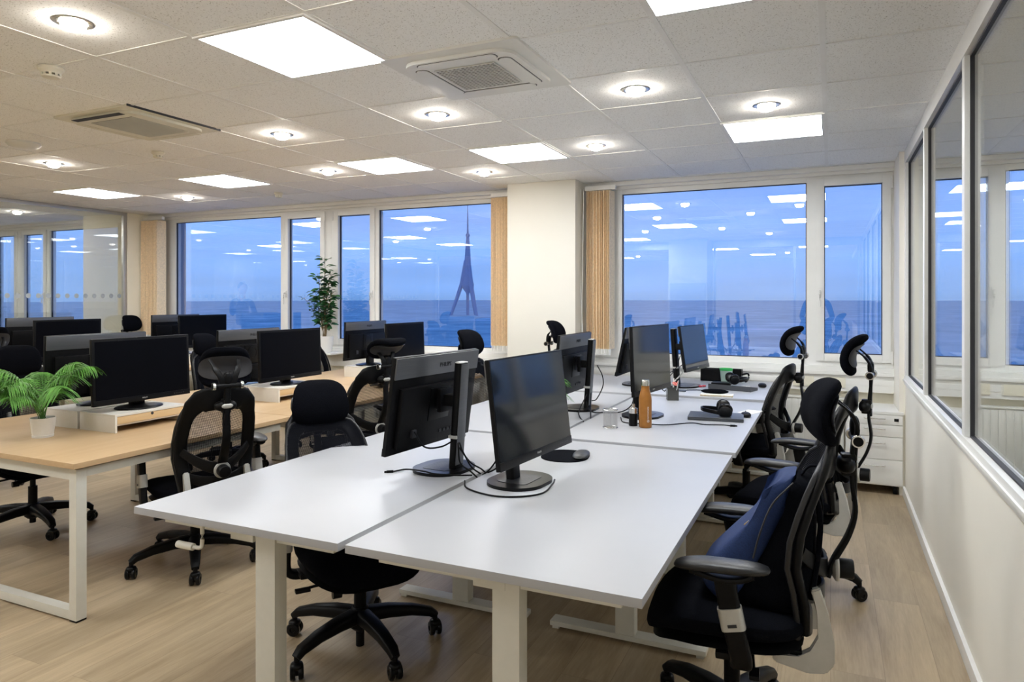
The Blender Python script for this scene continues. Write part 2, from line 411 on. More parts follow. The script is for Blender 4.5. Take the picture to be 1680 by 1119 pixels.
def window(n, panes, z0=.955, z1=2.455, x_lo=None, x_hi=None):
    """panes: (x0,x1,kind) glass extents; f=fixed s=sash"""
    root = sempty('window_%d' % n)
    fr = MB(); xs = []
    y0, y1 = YW, YW + .08
    for gx0, gx1, kd in panes:
        if kd == 'f': xs.append((gx0, gx1, z0, z1))
        else: xs.append((gx0 - .02, gx1 + .02, z0 + .025, z1 - .02))
    lo, hi = x_lo, x_hi
    # verticals
    edges = [lo] + [v for a in xs for v in a[:2]] + [hi]
    for a, b in zip(edges[0::2], edges[1::2]): fr.b2(a, b, y0, y1, .90, 2.52, .003)
    for a, b, c, d in xs:
        fr.b2(a, b, y0, y1, .90, c, .002); fr.b2(a, b, y0, y1, d, 2.52, .002)
    obj('frame', fr, 'window_frame', root)
    for (gx0, gx1, kd) in panes:
        za, zb = (z0, z1) if kd == 'f' else (z0 + .05, z1 - .04)
        if kd == 's':
            s = MB(); w = .062; ya, yb = YW - .022, YW + .05
            s.b2(gx0 - w, gx0, ya, yb, za - w, zb + w, .004); s.b2(gx1, gx1 + w, ya, yb, za - w, zb + w, .004)
            s.b2(gx0, gx1, ya, yb, za - w, za, .004); s.b2(gx0, gx1, ya, yb, zb, zb + w, .004)
            obj('sash', s, 'window_frame', root)
            hd = MB(); side = -1 if kd == 's' and (gx0 + gx1) / 2 > (lo + hi) / 2 else 1
            hx = gx0 - .032 if side < 0 else gx1 + .032
            hd.box((hx, YW - .03, 1.52), (.026, .014, .075), .004); hd.tube(bez([(hx, YW - .035, 1.53), (hx, YW - .06, 1.53), (hx, YW - .062, 1.50), (hx, YW - .062, 1.40)], 4), .008)
            obj('window_handle', hd, 'window_frame', root)
            hg = MB(); hx = gx1 + .07 if side < 0 else gx0 - .07
            for z in (za - .02, zb): hg.lathe([(.009, -.05), (.009, .05)], 10, (hx, YW - .028, z))
            obj('hinge', hg, 'window_frame', root)
        ga = MB(); t = .006
        ga.b2(gx0, gx0 + t, YW + .012, YW + .034, za, zb); ga.b2(gx1 - t, gx1, YW + .012, YW + .034, za, zb)
        ga.b2(gx0, gx1, YW + .012, YW + .034, zb - t, zb); ga.b2(gx0, gx1, YW + .012, YW + .034, za, za + t)
        obj('gasket', ga, 'gasket', root)
        obj('pane', MB().b2(gx0, gx1, YW + .022, YW + .030, za, zb), 'window_glass', root)
        # outer reveal of the facade to the sides
    rv = MB(); rv.b2(lo - .3, lo + .035, YW + .09, YW + .16, .85, 2.6); rv.b2(hi - .035, hi + .3, YW + .09, YW + .16, .85, 2.6)
    return root
window(1, [(-1.80, -.188, 'f'), (-.05, .384, 's')], x_lo=-2.13, x_hi=.465)
window(2, [(-7.78, -6.00, 'f'), (-5.87, -5.39, 's')], x_lo=-8.18, x_hi=-5.24)
window(3, [(-5.13, -4.69, 's'), (-4.58, -3.02, 'f')], x_lo=-5.24, x_hi=-2.82)
window(4, [(.66, 1.00, 's'), (1.22, 3.2, 'f')], x_lo=.62, x_hi=4.1)
window(5, [(-12.6, -11.75, 'f'), (-11.62, -11.2, 's')], x_lo=-12.9, x_hi=-11.12)
window(6, [(-10.95, -10.5, 's'), (-10.36, -9.15, 'f')], x_lo=-11.12, x_hi=-9.05)
# grey outer facade fin seen at the left edge of the far-left pane
struct('wall_facade', MB().b2(-8.3, -7.90, 6.56, 6.70, -.5, 3.2), 'facade_fin')

# right glass partition, plane x = .50
pr = sempty('window_7')
f = MB(); X0, X1 = .50, .56
mull = [5.90, 4.76, 3.41, 2.06, .71, -.64]
for y in mull: f.b2(X0, X1, y - .03, y + .03, .90, 2.52, .003)
f.b2(X0 - .004, X1, -7, 5.93, .835, .90, .003); f.b2(X0 - .002, X1, -7, 5.93, 2.47, CE - .001, .003)
f.b2(X0 - .012, X1, -7, 5.93, .855, .872, .003)
obj('frame', f, 'aluminium', pr)
M['aluminium_light'] = M['window_frame']; pr.children[0].data.materials[0] = M['window_frame']
for a, b in zip(mull, mull[1:]):
    y1_, y0_ = a - .03, b + .03
    ga = MB(); t = .008
    ga.b2(X0 + .02, X0 + .045, y0_, y0_ + t, .90, 2.47); ga.b2(X0 + .02, X0 + .045, y1_ - t, y1_, .90, 2.47)
    ga.b2(X0 + .02, X0 + .045, y0_, y1_, .90, .90 + t); ga.b2(X0 + .02, X0 + .045, y0_, y1_, 2.47 - t, 2.47)
    obj('gasket', ga, 'gasket', pr)
    obj('pane', MB().b2(X0 + .028, X0 + .034, y0_, y1_, .90, 2.47), 'partition_glass', pr)
struct('wall_right', MB().b2(.505, .56, -7, 5.93, 0, .835), 'partition_panel')
struct('baseboard_right', MB().b2(.487, .505, -7, 6.46, 0, .07, .003), 'window_frame')
struct('wall_right_far', MB().b2(4.1, 4.2, -7.5, 6.66, 0, CE), 'cream_wall')

# left glass partition, plane x = -8.2, with a row of dot stickers
pl = sempty('window_8')
f = MB(); f.b2(-8.225, -8.185, -7, 6.05, 2.525, CE - .001, .002); f.b2(-8.225, -8.185, 6.0, 6.049, 0, 2.53, .002); f.b2(-8.225, -8.185, -7, 6.0, 0, .04, .002)
obj('frame', f, 'aluminium', pl)
for a, b in ((6.0, 4.63), (4.63, 3.26), (3.26, 1.9), (1.9, .5), (.5, -.9)):
    obj('pane', MB().b2(-8.209, -8.201, b + .003, a - .003, .04, 2.525), 'partition_glass', pl)
dm = MB()
y = 5.95
while y > 0:
    dm.lathe([(.028, 0), (.028, .0006)], 12, (-8.199, y, 1.50), 'X'); y -= .11
M['sticker'] = mat('sticker', (.36, .39, .40), .6)
obj('sticker_dots', dm, 'sticker', pl)
struct('wall_left_far', MB().b2(-13.1, -13, -7.5, 6.66, 0, CE), 'cream_wall')
struct('wall_back', MB().b2(-13.1, 4.2, -7.6, -7.5, 0, CE), 'cream_wall')
# behind the camera: beam, whiteboard pillar, glass front
struct('wall_back_pillar', MB().b2(-2.75, -2.05, -.75, -.1, 0, CE - .001), 'pillar_paint')
bb = MB(); bb.b2(-8.18, .5, -.85, -.77, 2.42, CE - .001, .002)
for x in (-8.15, -6.3, -4.5, -2.78, -2.02, -.6, .45): bb.b2(x - .02, x + .02, -.83, -.79, 0, 2.42)
struct('trim_7', bb, 'aluminium')
wb = MB(); wb.b2(-2.72, -2.08, -.099, -.08, 1.05, 1.75, .004)
tag(obj('whiteboard', wb, 'white_laminate'), 'blank whiteboard fixed to the pillar behind the camera, seen mirrored in the window', 'whiteboard')

# radiators
def radiator(x0, x1, label, y=6.36, z0=.14, z1=.645):
    t = thing('radiator', label, 'radiator', ((x0 + x1) / 2, y, z0), 0, 'radiators under the window sill')
    w = x1 - x0; m = MB(); n = int(w / .05)
    m.b2(-w / 2, w / 2, .012, .06, .01, z1 - z0 - .01)
    for i in range(n):
        xx = -w / 2 + (i + .5) * w / n; m.box((xx, .006, (z1 - z0) / 2), (.034, .016, z1 - z0 - .05), .005)
    obj('panel', m, 'ac_white', t)
    m = MB(); m.b2(-w / 2 - .003, w / 2 + .003, -.004, .07, z1 - z0 - .014, z1 - z0, .004); obj('top_grille', m, 'ac_white', t)
    m = MB()
    for s in (-1, 1): m.b2(s * w * .4 - .015, s * w * .4 + .015, .03, .05, -z0, .02)
    obj('foot', m, 'ac_white', t)
radiator(-1.75, .10, 'white ribbed radiator under the window right of the pillar')
radiator(-4.6, -3.15, 'white ribbed radiator under the window just left of the pillar')
radiator(-7.0, -5.3, 'white ribbed radiator beneath the far left window, behind the oak desks')
radiator(.95, 2.6, 'white ribbed radiator seen through the glass partition on the right')

def socket(x, z, label):
    t = thing('wall_socket', label, 'power socket', (x, 6.385, z), 0, 'power sockets on the white cable trunking')
    obj('plate', MB().box((0, -.006, 0), (.165, .012, .085), .004), 'ivory_plastic', t)
    for s in (-1, 1):
        m = MB(); m.lathe([(.027, -.002), (.027, -.013), (.021, -.013), (.020, -.005), (.002, -.005)], 20, (s * .038, -.001, 0), 'Y', False); obj('outlet', m, 'ivory_plastic', t)
        m = MB()
        for q in (-1, 1): m.lathe([(.0028, 0), (.0028, -.0075)], 8, (s * .038 + q * .0095, 0, 0), 'Y')
        obj('pin_hole', m, 'gasket', t)
socket(-.21, .772, 'ivory double socket on the trunking, behind the farthest right chair')
socket(.03, .772, 'ivory double socket on the trunking, closest to the right wall corner')
socket(1.03, .772, 'ivory double socket beyond the glass partition, left one of two')
socket(1.28, .772, 'ivory double socket beyond the glass partition, right one of two')

# vertical blinds gathered at the sides
def blind(x0, x1, label, y=6.26):
    t = thing('vertical_blind', label, 'blind', ((x0 + x1) / 2, y, 0), 0, 'gathered beige vertical blinds')
    m = MB(); n = max(8, int((x1 - x0) / .0125))
    for i in range(n):
        xx = x0 + (i + .5) * (x1 - x0) / n - (x0 + x1) / 2
        m.box((xx, random.uniform(-.004, .004), 1.735), (.0016, .125, 1.47), 0, R(random.uniform(-16, 2)))
    obj('slats', m, 'blind_fabric', t)
    m = MB(); m.b2(-(x1 - x0) / 2 - .03, (x1 - x0) / 2 + .03, -.02, .02, 2.48, 2.52, .003); obj('headrail', m, 'window_frame', t)
    m = MB()
    for i in range(n):
        xx = x0 + (i + .5) * (x1 - x0) / n - (x0 + x1) / 2
        m.box((xx, -.05 + random.uniform(-.01, .01), .975), (.006, .02, .055))
        m.tube([(xx - .005, -.062, .965), (xx, -.066, .93 + random.uniform(-.01, .01)), (xx + .01, -.062, .962)], .0016, 4)
    obj('chain_weights', m, 'window_frame', t)
noisy('blind_fabric', (.84, .68, .46), .85, .12, 60, .1)
blind(-3.06, -2.84, 'beige vertical blind gathered left of the central pillar')
blind(-2.075, -1.84, 'beige vertical blind gathered right of the central pillar')
blind(-8.12, -7.82, 'beige vertical blind gathered at the far left pillar')
cdm = MB()
for dx in (0, .03): cdm.tube(bez([(-2.10 - dx, 6.2, 2.49), (-2.11 - dx, 6.2, 1.9), (-2.12 + dx * .3, 6.2, 1.15)], 4), .003, 5)
tag(obj('blind_cord', cdm, 'window_frame'), 'thin white pull cord hanging beside the central pillar', 'cord')

# ------------------------------------------------------------------ ceiling fittings
panel_spots = [(-.33, 2.385, 'bright square ceiling panel cut by the top edge, nearest the right wall'), (-2.13, 2.385, 'largest bright square ceiling panel, nearest the camera'),
 (-.33, 4.785, 'bright square ceiling panel in front of the right window'), (-2.13, 4.785, 'bright square ceiling panel left of the pillar front'),
 (-3.33, 4.785, 'bright square ceiling panel, second left of the pillar'), (-5.13, 4.785, 'bright square ceiling panel, second from the left glass wall'),
 (-6.93, 4.785, 'bright square ceiling panel nearest the left glass wall')]
hid = 'square ceiling panel outside the view, seen only mirrored in the windows'
panel_spots += [(x, y, hid) for x, y in ((-5.13, .585), (-6.93, .585), (-3.33, -.0), (-2.13, -3.0), (-5.13, -3.0), (-.33, -3.0), (-6.93, 2.385), (-5.13, -5.4), (-1.53, -5.4), (1.8, 4.785), (1.8, 1.2), (-10.5, 4.785), (-10.5, 1.785), (-10.5, -3.0))]
panel_spots = [(x, (.285 if abs(y) < .01 else y), l) for x, y, l in panel_spots]
for i, (x, y, lab) in enumerate(panel_spots):
    t = thing('ceiling_panel_light', lab, 'ceiling light', (x, y, CE - .004), 0, hid if lab == hid else 'square ceiling light panels')
    def fm():
        m = MB(); a, b = .297, .279
        m.b2(-a, a, b, a, -.006, .003); m.b2(-a, a, -a, -b, -.006, .003); m.b2(-a, -b, -b, b, -.006, .003); m.b2(b, a, -b, b, -.006, .003); return m
    part('frame', 'pl_frame', fm, 'ceiling_bar', t)
    part('diffuser', 'pl_diff', lambda: MB().b2(-.279, .279, -.279, .279, -.004, .002), 'panel_light', t)
spot_spots = [(-2.73, 1.785, 'round downlight nearest the camera, at the top left'), (-3.33, 3.585, 'round downlight between the two air conditioners'), (-2.13, 3.585, 'round downlight behind the near air conditioner'),
 (-.93, 3.585, 'round downlight right of the near air conditioner'), (-.33, 4.185, 'round downlight just in front of the right ceiling panel'), (-5.73, 3.585, 'round downlight beyond the white ceiling dome'),
 (-3.93, 4.785, 'round downlight between two left ceiling panels'), (-2.73, 5.385, 'round downlight close to the central pillar'), (-1.53, 4.785, 'round downlight between the two right ceiling panels'),
 (-6.33, 5.385, 'round downlight above the far left window'), (-9.33, 5.385, 'round downlight behind the left glass wall')]
hid2 = 'round downlight outside the view, seen only mirrored in the windows'
spot_spots += [(x, y, hid2) for x, y in ((-.93, .6), (-4.53, 1.185), (-5.73, .0), (-1.53, 1.785), (-3.33, -1.2), (-.93, -2.4), (-4.53, -2.4), (-2.73, -4.2), (-6.33, -3.6), (-7.53, 1.8), (-.93, -4.8), (-4.53, -4.8))]
for x, y, lab in spot_spots:
    t = thing('downlight', lab, 'downlight', (x, y, CE - .001), 0, hid2 if lab == hid2 else 'round recessed downlights')
    part('ring', 'dl_ring', lambda: MB().lathe([(.072, 0), (.073, -.002), (.068, -.004), (.055, -.005), (.050, -.003), (.050, 0)], 28, closed_ends=False), 'silver_metal', t)
    part('lens', 'dl_lens', lambda: MB().lathe([(.047, -.003), (.045, -.018), (.034, -.029), (.014, -.035), (0.001, -.036)], 20, closed_ends=False), 'spot_light', t)

def air_con(x, y, label, m1, wide):
    t = thing('ceiling_air_conditioner', label, 'air conditioner', (x, y, CE), 0)
    m = MB(); o = .345 if wide else .33
    m.prism(rrect(2 * o, 2 * o, .02), 'Z', -.012, .0); m.prism(rrect(.56, .56, .09, 6), 'Z', -.028, -.01)
    obj('cover', m, m1, t)
    if wide:
        m = MB(); m.b2(-.155, .155, -.165, .145, -.0295, -.0275); obj('grille_backing', m, 'grille_dark', t)
        m = MB()
        for i in range(15): m.b2(-.155 + i * .0221 - .0028, -.155 + i * .0221 + .0028, -.165, .145, -.034, -.029)
        for i in range(15): m.b2(-.155, .155, -.165 + i * .0221 - .0028, -.165 + i * .0221 + .0028, -.034, -.029)
        obj('intake_grille', m, m1, t)
        for dx, dy, w, h in ((0, .215, .40, .062), (0, -.235, .40, .055), (.215, 0, .062, .40), (-.215, 0, .062, .40)):
            m = MB(); m.prism([(a + dx, b + dy) for a, b in rrect(w + .006, h + .006, .028, 5)], 'Z', -.0288, -.027); obj('outlet_gap', m, 'gasket', t)
            m = MB(); m.prism([(a + dx, b + dy) for a, b in rrect(w - .002, h - .002, .026, 5)], 'Z', -.032, -.0275); obj('outlet_flap', m, m1, t)
    else:
        m = MB(); m.b2(-.16, .20, -.2, .2, -.0295, -.0275); obj('grille_backing', m, 'grille_dark', t)
        m = MB()
        for i in range(40): m.b2(-.16 + i * .0092, -.16 + i * .0092 + .003, -.2, .2, -.032, -.029)
        obj('intake_grille', m, m1, t)
        for dx, dy, w, h in ((-.265, 0, .04, .42), (.27, 0, .04, .42), (0, .27, .42, .04), (0, -.27, .42, .04)):
            m = MB(); m.b2(dx - w / 2, dx + w / 2, dy - h / 2, dy + h / 2, -.0298, -.0275); obj('air_slot', m, 'gasket' if dy == -.27 else 'ac_cream', t)
        obj('edge_gap_shadow', MB().b2(.331, .337, -.33, .33, -.012, .0), 'gasket', t)  # dark strip stands in for the shadow line in the cover's edge gap
air_con(-1.535, 2.985, 'white ceiling air conditioner with rounded flaps near the big light panel', 'ac_white', True)
air_con(-3.93, 2.985, 'cream ceiling air conditioner with a long dark slot, further left', 'ac_cream', False)
def detector(x, y, label, r=.055, m='ivory_plastic'):
    t = thing('smoke_detector', label, 'smoke detector', (x, y, CE - .003))
    obj('base', MB().lathe([(r, 0), (r, -.012), (r * .8, -.02), (r * .75, -.03)], 24), m, t)
    mm = MB()
    for k in range(10):
        a = k * math.pi / 5; mm.box((r * .72 * math.cos(a), r * .72 * math.sin(a), -.034), (.012, .004, .012), 0, a + math.pi / 2)
    obj('vent_ribs', mm, m, t)
    obj('cap', MB().lathe([(r * .72, -.039), (r * .68, -.046), (r * .3, -.05), (0.001, -.05)], 24), m, t)
detector(-3.36, 2.09, 'cream smoke detector left of the large ceiling panel')
detector(-4.56, 3.62, 'cream smoke detector behind the far air conditioner', .045)
detector(-5.2, 5.55, 'small smoke detector above the left window', .045)
tag(obj('ceiling_access_point', MB().lathe([(.10, 0), (.105, -.012), (.09, -.028), (.05, -.038), (0.001, -.041)], 28), 'ac_white', None, (-5.16, 3.02, CE)), 'round white dome on the ceiling near the left edge', 'wireless access point')

# ------------------------------------------------------------------ desks
TT = .025
def white_desk(x0, x1, y0, y1, z, label, legs, crank=False):
    t = thing('standing_desk', label, 'desk', ((x0 + x1) / 2, (y0 + y1) / 2, 0), 0, 'white desks in two back-to-back rows')
    w, l = x1 - x0, y1 - y0; cx, cy = (x0 + x1) / 2, (y0 + y1) / 2
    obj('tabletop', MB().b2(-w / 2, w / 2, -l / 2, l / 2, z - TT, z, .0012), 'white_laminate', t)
    m = MB(); m.b2(-.05, .05, -l / 2 + .06, l / 2 - .06, z - TT - .05, z - TT, .002)
    for ly, _ in legs: m.b2(-w * .42, w * .42, ly - cy - .02, ly - cy + .02, z - TT - .04, z - TT, .002)
    obj('under_frame', m, 'white_metal', t)
    for ly, lx in legs:
        m = MB(); m.b2(lx - cx - .042, lx - cx + .042, ly - cy - .028, ly - cy + .028, .03, z - TT - .001, .004)
        lg = obj('leg', m, 'white_metal', t)
        m = MB(); m.b2(lx - cx - .34, lx - cx + .34, ly - cy - .035, ly - cy + .035, .012, .034, .004)
        m.b2(lx - cx - .33, lx - cx - .30, ly - cy - .03, ly - cy + .03, 0, .014); m.b2(lx - cx + .30, lx - cx + .33, ly - cy - .03, ly - cy + .03, 0, .014)
        obj('foot_bar', m, 'white_metal', lg)
    if crank:
        m = MB(); m.tube(bez([(-.16, -l / 2 + .04, z - .03), (-.16, -l / 2 + .04, z - .10), (-.165, -l / 2 + .035, z - .115), (-.19, -l / 2 + .03, z - .115)], 4), .007, 8)
        m.lathe([(.012, -.265), (.0125, -.26), (.0125, -.195), (.012, -.19)], 14, (0, -l / 2 + .03, z - .115), 'X')
        obj('crank_handle', m, 'white_metal', t)
LX, RX = -1.70, -.80
white_desk(-2.252, -1.352, 1.69, 3.42, .730, 'nearest white desk of the left row, under the monitor with its back turned', [(1.78, -1.70), (2.93, -1.60)], True)
white_desk(-1.325, -.422, 1.69, 3.42, .730, 'nearest white desk of the right row, under the monitor showing its dark screen', [(1.78, -.822), (2.93, -.80)])
white_desk(-2.235, -1.352, 3.43, 5.17, .738, 'middle white desk of the left row', [(3.55, -1.62), (4.9, -1.62)])
white_desk(-1.325, -.408, 3.43, 5.17, .740, 'middle white desk of the right row, with the orange bottle', [(3.72, -.74), (4.7, -.74)])
white_desk(-2.22, -1.352, 5.18, 6.34, .750, 'white desk of the left row nearest the window', [(5.3, -1.7), (6.1, -1.7)])
white_desk(-1.325, -.42, 5.18, 6.34, .755, 'white desk of the right row nearest the window, with the green cup', [(5.4, -.8), (6.1, -.8)])
m = MB(); m.b2(-1.351, -1.326, 1.75, 6.3, .69, .712); tag(obj('cable_tray', m, 'white_edge'), 'pale metal rail closing the gap between the two white desk rows', 'rail')

def oak_desk(x0, x1, y0, y1, label, grp, loop_l=True, loops=()):
    z = .73
    t = thing('oak_desk', label, 'desk', ((x0 + x1) / 2, (y0 + y1) / 2, 0), 0, grp)
    w, l = x1 - x0, y1 - y0
    obj('tabletop', MB().b2(-w / 2, w / 2, -l / 2, l / 2, z - .025, z, .0012), 'desk_oak', t)
    m = MB(); m.b2(-w * .3, w * .3, -l / 2 + .1, -l / 2 + .13, z - .04, z - .025)
    m.b2(-w / 2 + .03, -w / 2 + .07, -l / 2 + .08, l / 2 - .08, z - .075, z - .036); m.b2(w / 2 - .07, w / 2 - .03, -l / 2 + .08, l / 2 - .08, z - .075, z - .036)
    obj('under_frame', m, 'white_metal', t)
    for ly in loops:
        m = MB(); yy = ly - (y0 + y1) / 2; b = .05
        m.b2(-w / 2 + .03, -w / 2 + .03 + b, yy - b / 2, yy + b / 2, .008, z - .036, .003); m.b2(w / 2 - .03 - b, w / 2 - .03, yy - b / 2, yy + b / 2, .008, z - .036, .003)
        m.b2(-w / 2 + .0795, w / 2 - .0795, yy - b / 2 + .0006, yy + b / 2 - .0006, z - .086, z - .0366, .002); m.b2(-w / 2 + .0795, w / 2 - .0795, yy - b / 2 + .0006, yy + b / 2 - .0006, .0086, .05, .002)
        lg = obj('leg_frame', m, 'white_metal', t)
        m = MB()
        for s in (-1, 1): m.b2(s * (w / 2 - .055) - .024, s * (w / 2 - .055) + .024, yy - .024, yy + .024, 0, .009)
        obj('foot_pad', m, 'black_plastic', lg)
for (xa, xb, nm, grp) in ((-4.65, -3.07, 'nearer oak cluster', 'oak desks of the nearer cluster'), (-7.7, -6.2, 'far oak cluster', 'oak desks of the far cluster')):
    for k, (a, b, w) in enumerate(((2.01, 3.405, 'front'), (3.41, 4.805, 'middle'), (4.81, 6.2, 'window end'))):
        if xa < -7 and k == 0: a, b = 3.3, 3.405 + .0; continue
        oak_desk(xa, xb, a, b, 'oak double desk at the %s of the %s' % (w, nm), grp, loops=(a + .055, b - .06) if k == 2 else (a + .055,))

# ------------------------------------------------------------------ chairs
def ell(w, t, n=10): return [(w / 2 * math.cos(2 * math.pi * k / n), t / 2 * math.sin(2 * math.pi * k / n)) for k in range(n)]
def xb(z, y=0):
    """back surface: x at height z, wings curve forward with |y|"""
    pts = [(.46, -.235), (.55, -.235), (.65, -.215), (.75, -.225), (.85, -.255), (.95, -.29), (1.04, -.325)]
    for (a, xa), (b, xb_) in zip(pts, pts[1:]):
        if z <= b or b == 1.04:
            k = min(max((z - a) / (b - a), 0), 1); return xa + (xb_ - xa) * k + .9 * y * y
def bw(z):
    pts = [(.46, .130), (.55, .146), (.66, .166), (.76, .168), (.84, .160), (.90, .146), (.945, .124), (.965, .098), (.98, .05)]
    for (a, xa), (b, xb_) in zip(pts, pts[1:]):
        if z <= b: k = max((z - a) / (b - a), 0); return xa + (xb_ - xa) * k
    return .04
def c_base():
    m = MB(); m.lathe([(.03, .075), (.046, .09), (.05, .13), (.04, .16), (.03, .17)], 20)
    for k in range(5):
        a = R(72 * k + 20); d = Vector((math.cos(a), math.sin(a), 0))
        pts = [d * r + Vector((0, 0, z)) for r, z in ((.03, .135), (.12, .135), (.22, .125), (.30, .105), (.325, .085))]
        m.sweep(pts, rrect(.058, .048, .016, 3), side=Vector((-math.sin(a), math.cos(a), 0)), scale=[1.2, 1.1, .92, .78, .62])
        m.lathe([(.011, .05), (.011, .09)], 10, tuple(d * .322))
    return m
def c_caster():
    m = MB()
    for s in (-1, 1):
        m.lathe([(.006, s * .005), (.027, s * .006), (.030, s * .010), (.030, s * .021), (.026, s * .025), (.012, s * .026), (.010, s * .021)], 20, (0, 0, 0), 'Y')
    m.lathe([(.020, -.005), (.020, .005)], 16, (0, 0, .006), 'Y'); m.pad((.052, .05, .03), (2.5, 2.5), (0, 0, .024), nu=14, nv=8)
    m.lathe([(.010, .01), (.010, .04)], 10)
    return m
def c_lift():
    m = MB(); m.lathe([(.026, .14), (.026, .27), (.0265, .272), (.0265, .275), (.016, .276), (.016, .36)], 18); m.lathe([(.018, .045), (.018, .1)], 14); return m
def c_mech():
    m = MB(); m.box((.0, 0, .375), (.24, .15, .05), .015); m.box((-.03, 0, .345), (.15, .10, .05), .015); m.box((-.16, 0, .385), (.10, .30, .024), .008)
    m.box((.0, 0, .392), (.08, .50, .022), .008); return m
def c_lever():
    m = MB(); m.tube([(.04, 0, .36), (.05, -.22, .35)], .006, 8); m.box((.052, -.245, .345), (.03, .06, .014), .006)
    m.tube([(-.06, 0, .35), (-.07, .2, .345)], .006, 8); m.box((-.072, .225, .343), (.03, .06, .014), .006)
    m.tube([(.10, 0, .355), (.13, -.12, .335)], .010, 8); m.lathe([(.017, -.145), (.017, -.11)], 14, (.13, 0, .335), 'Y'); return m
def c_seat():
    def wp(v):
        x, y, z = v; z2 = z + .018 * (abs(y) / .25) ** 2.2 - .0
        if x > .12: z2 -= 1.3 * (x - .12) ** 2 * 2.4
        if x < -.1: z2 += .5 * (x + .1) ** 2
        return (x, y, z2)
    return MB().pad((.50, .51, .095), (3.4, 3.0), (.02, 0, .455), wp, 40, 16)
def c_shell():
    def wp(v):
        x, y, z = v; z2 = z
        if x > .12: z2 -= 2.9 * (x - .12) ** 2
        return (x, y, z2)
    return MB().pad((.47, .48, .035), (3.4, 2.6), (.015, 0, .408), wp, 36, 8)
def c_frame():
    half = []
    for z in (.47, .50, .55, .60, .66, .71, .76, .80, .84, .88, .91, .935, .95, .96):
        half.append((bw(z), z))
    half += [(.080, .970), (.04, .976)]
    ring = [(y, z) for y, z in half] + [(0, .978)] + [(-y, z) for y, z in half[::-1]] + [(-.08, .452), (0, .446), (.08, .452)]
    pts = [(xb(z, y), y, z) for y, z in ring]
    n = len(pts); sc = []
    for (y, z) in ring: sc.append((1.0 + (.8 if z > .955 else .5 if z > .93 else .2 if z > .90 else 0), 1))
    # profile a along 'side' = x direction (thickness), b = in-plane width
    m = MB(); m.sweep(pts, [(b * .75, a) for a, b in rrect(.066, .036, .015, 3)], side=(1, 0, 0), closed=True, scale=[(1, s[0]) for s in sc])
    return m
def c_net():
    m = MB(); rows = []; OX = .021
    zs = [.44 + i * (1.0 - .44) / 26 for i in range(27)]
    for z in zs:
        w = bw(z) + .030; rows.append([m.bm.verts.new((xb(z, w * (j / 8 - 1)) + OX, w * (j / 8 - 1), z)) for j in range(17)])
    for A, B in zip(rows, rows[1:]):
        for j in range(16): m.bm.faces.new([A[j], A[j + 1], B[j + 1], B[j]])
    return m
def c_rim():
    ring = [(bw(z) + .032, z) for z in (.44, .50, .58, .66, .74, .82, .88, .92, .95, .975)] + [(.10, .997), (.05, 1.004)]
    ring = ring + [(0, 1.006)] + [(-y, z) for y, z in ring[::-1]] + [(-.08, .425), (.0, .42), (.08, .425)]
    m = MB(); m.sweep([(xb(z, y) + .016, y, z) for y, z in ring], ell(.018, .012, 8), side=(1, 0, 0), closed=True); return m
def c_lumbar():
    m = MB(); pts = []
    for k in range(-8, 9):
        y = k / 8 * .165; z = .615 + .085 * (abs(k) / 8) ** 1.8; pts.append((xb(z, y) - .012 - .05 * (1 - (k / 8) ** 2), y, z))
    m.sweep(pts, rrect(.05, .014, .006, 2), side=(0, 0, 1), scale=[.8 + .5 * (1 - (abs(k) / 8)) for k in range(-8, 9)])
    pts = []
    for k in range(-6, 7):
        y = k / 6 * .135; pts.append((xb(.55, y) - .008 - .035 * (1 - (k / 6) ** 2), y, .565 - .02 * (1 - (k / 6) ** 2)))
    m.sweep(pts, rrect(.05, .012, .005, 2), side=(0, 0, 1)); return m
def c_knobring(): return MB().lathe([(.026, -.020), (.040, -.019), (.042, -.014), (.040, -.008), (.02, .004)], 28, (0, 0, 0), 'X')
def c_knob(): return MB().lathe([(.031, .0), (.031, -.038), (.028, -.042), (.001, -.044)], 24, (0, 0, 0), 'X')
def c_spine():
    m = MB(); pts = bez([(-.292, 0, .585), (-.312, 0, .64), (-.352, 0, .72), (-.372, 0, .80), (-.362, 0, .89), (-.362, 0, .97), (-.368, 0, 1.04)], 5)
    m.sweep(pts, rrect(.044, .014, .005, 2), side=(0, 1, 0), scale=[1.15 - .45 * i / len(pts) for i in range(len(pts))]); return m
def c_clamp():
    m = MB(); m.pad((.11, .056, .055), (2.2, 2.4), (-.345, 0, .945), nu=20, nv=10, axis='X'); m.box((-.352, 0, .945), (.045, .04, .07), .01); return m
def c_badge(): return MB().pad((.056, .026, .010), (2.1, 2.2), (-.3745, 0, .948), nu=18, nv=6, axis='X')
def c_bracket(s):
    m = MB(); y = s * .150
    poly = [(-.232, .59), (-.258, .60), (-.283, .52), (-.298, .44), (-.298, .375), (-.275, .345), (-.225, .338), (-.13, .358), (-.122, .375), (-.13, .386), (-.20, .382), (-.235, .405), (-.258, .45), (-.255, .52)]
    m.prism(poly, 'Y', y - .014, y + .014); bmesh.ops.bevel(m.bm, geom=m.bm.edges[:], offset=.005, segments=2, affect='EDGES'); return m
def c_arm(s):
    m = MB(); pts = bez([(-.03, s * .20, .385), (-.035, s * .265, .385), (-.035, s * .292, .42), (-.01, s * .295, .53), (.01, s * .296, .64)], 5)
    m.sweep(pts, rrect(.062, .032, .012, 3), side=(1, 0, 0)); 
    m.sweep(bez([(-.07, s * .295, .664), (-.03, s * .295, .648), (.03, s * .295, .645), (.11, s * .295, .664)], 4), rrect(.05, .016, .006, 2), side=(0, 1, 0)); return m
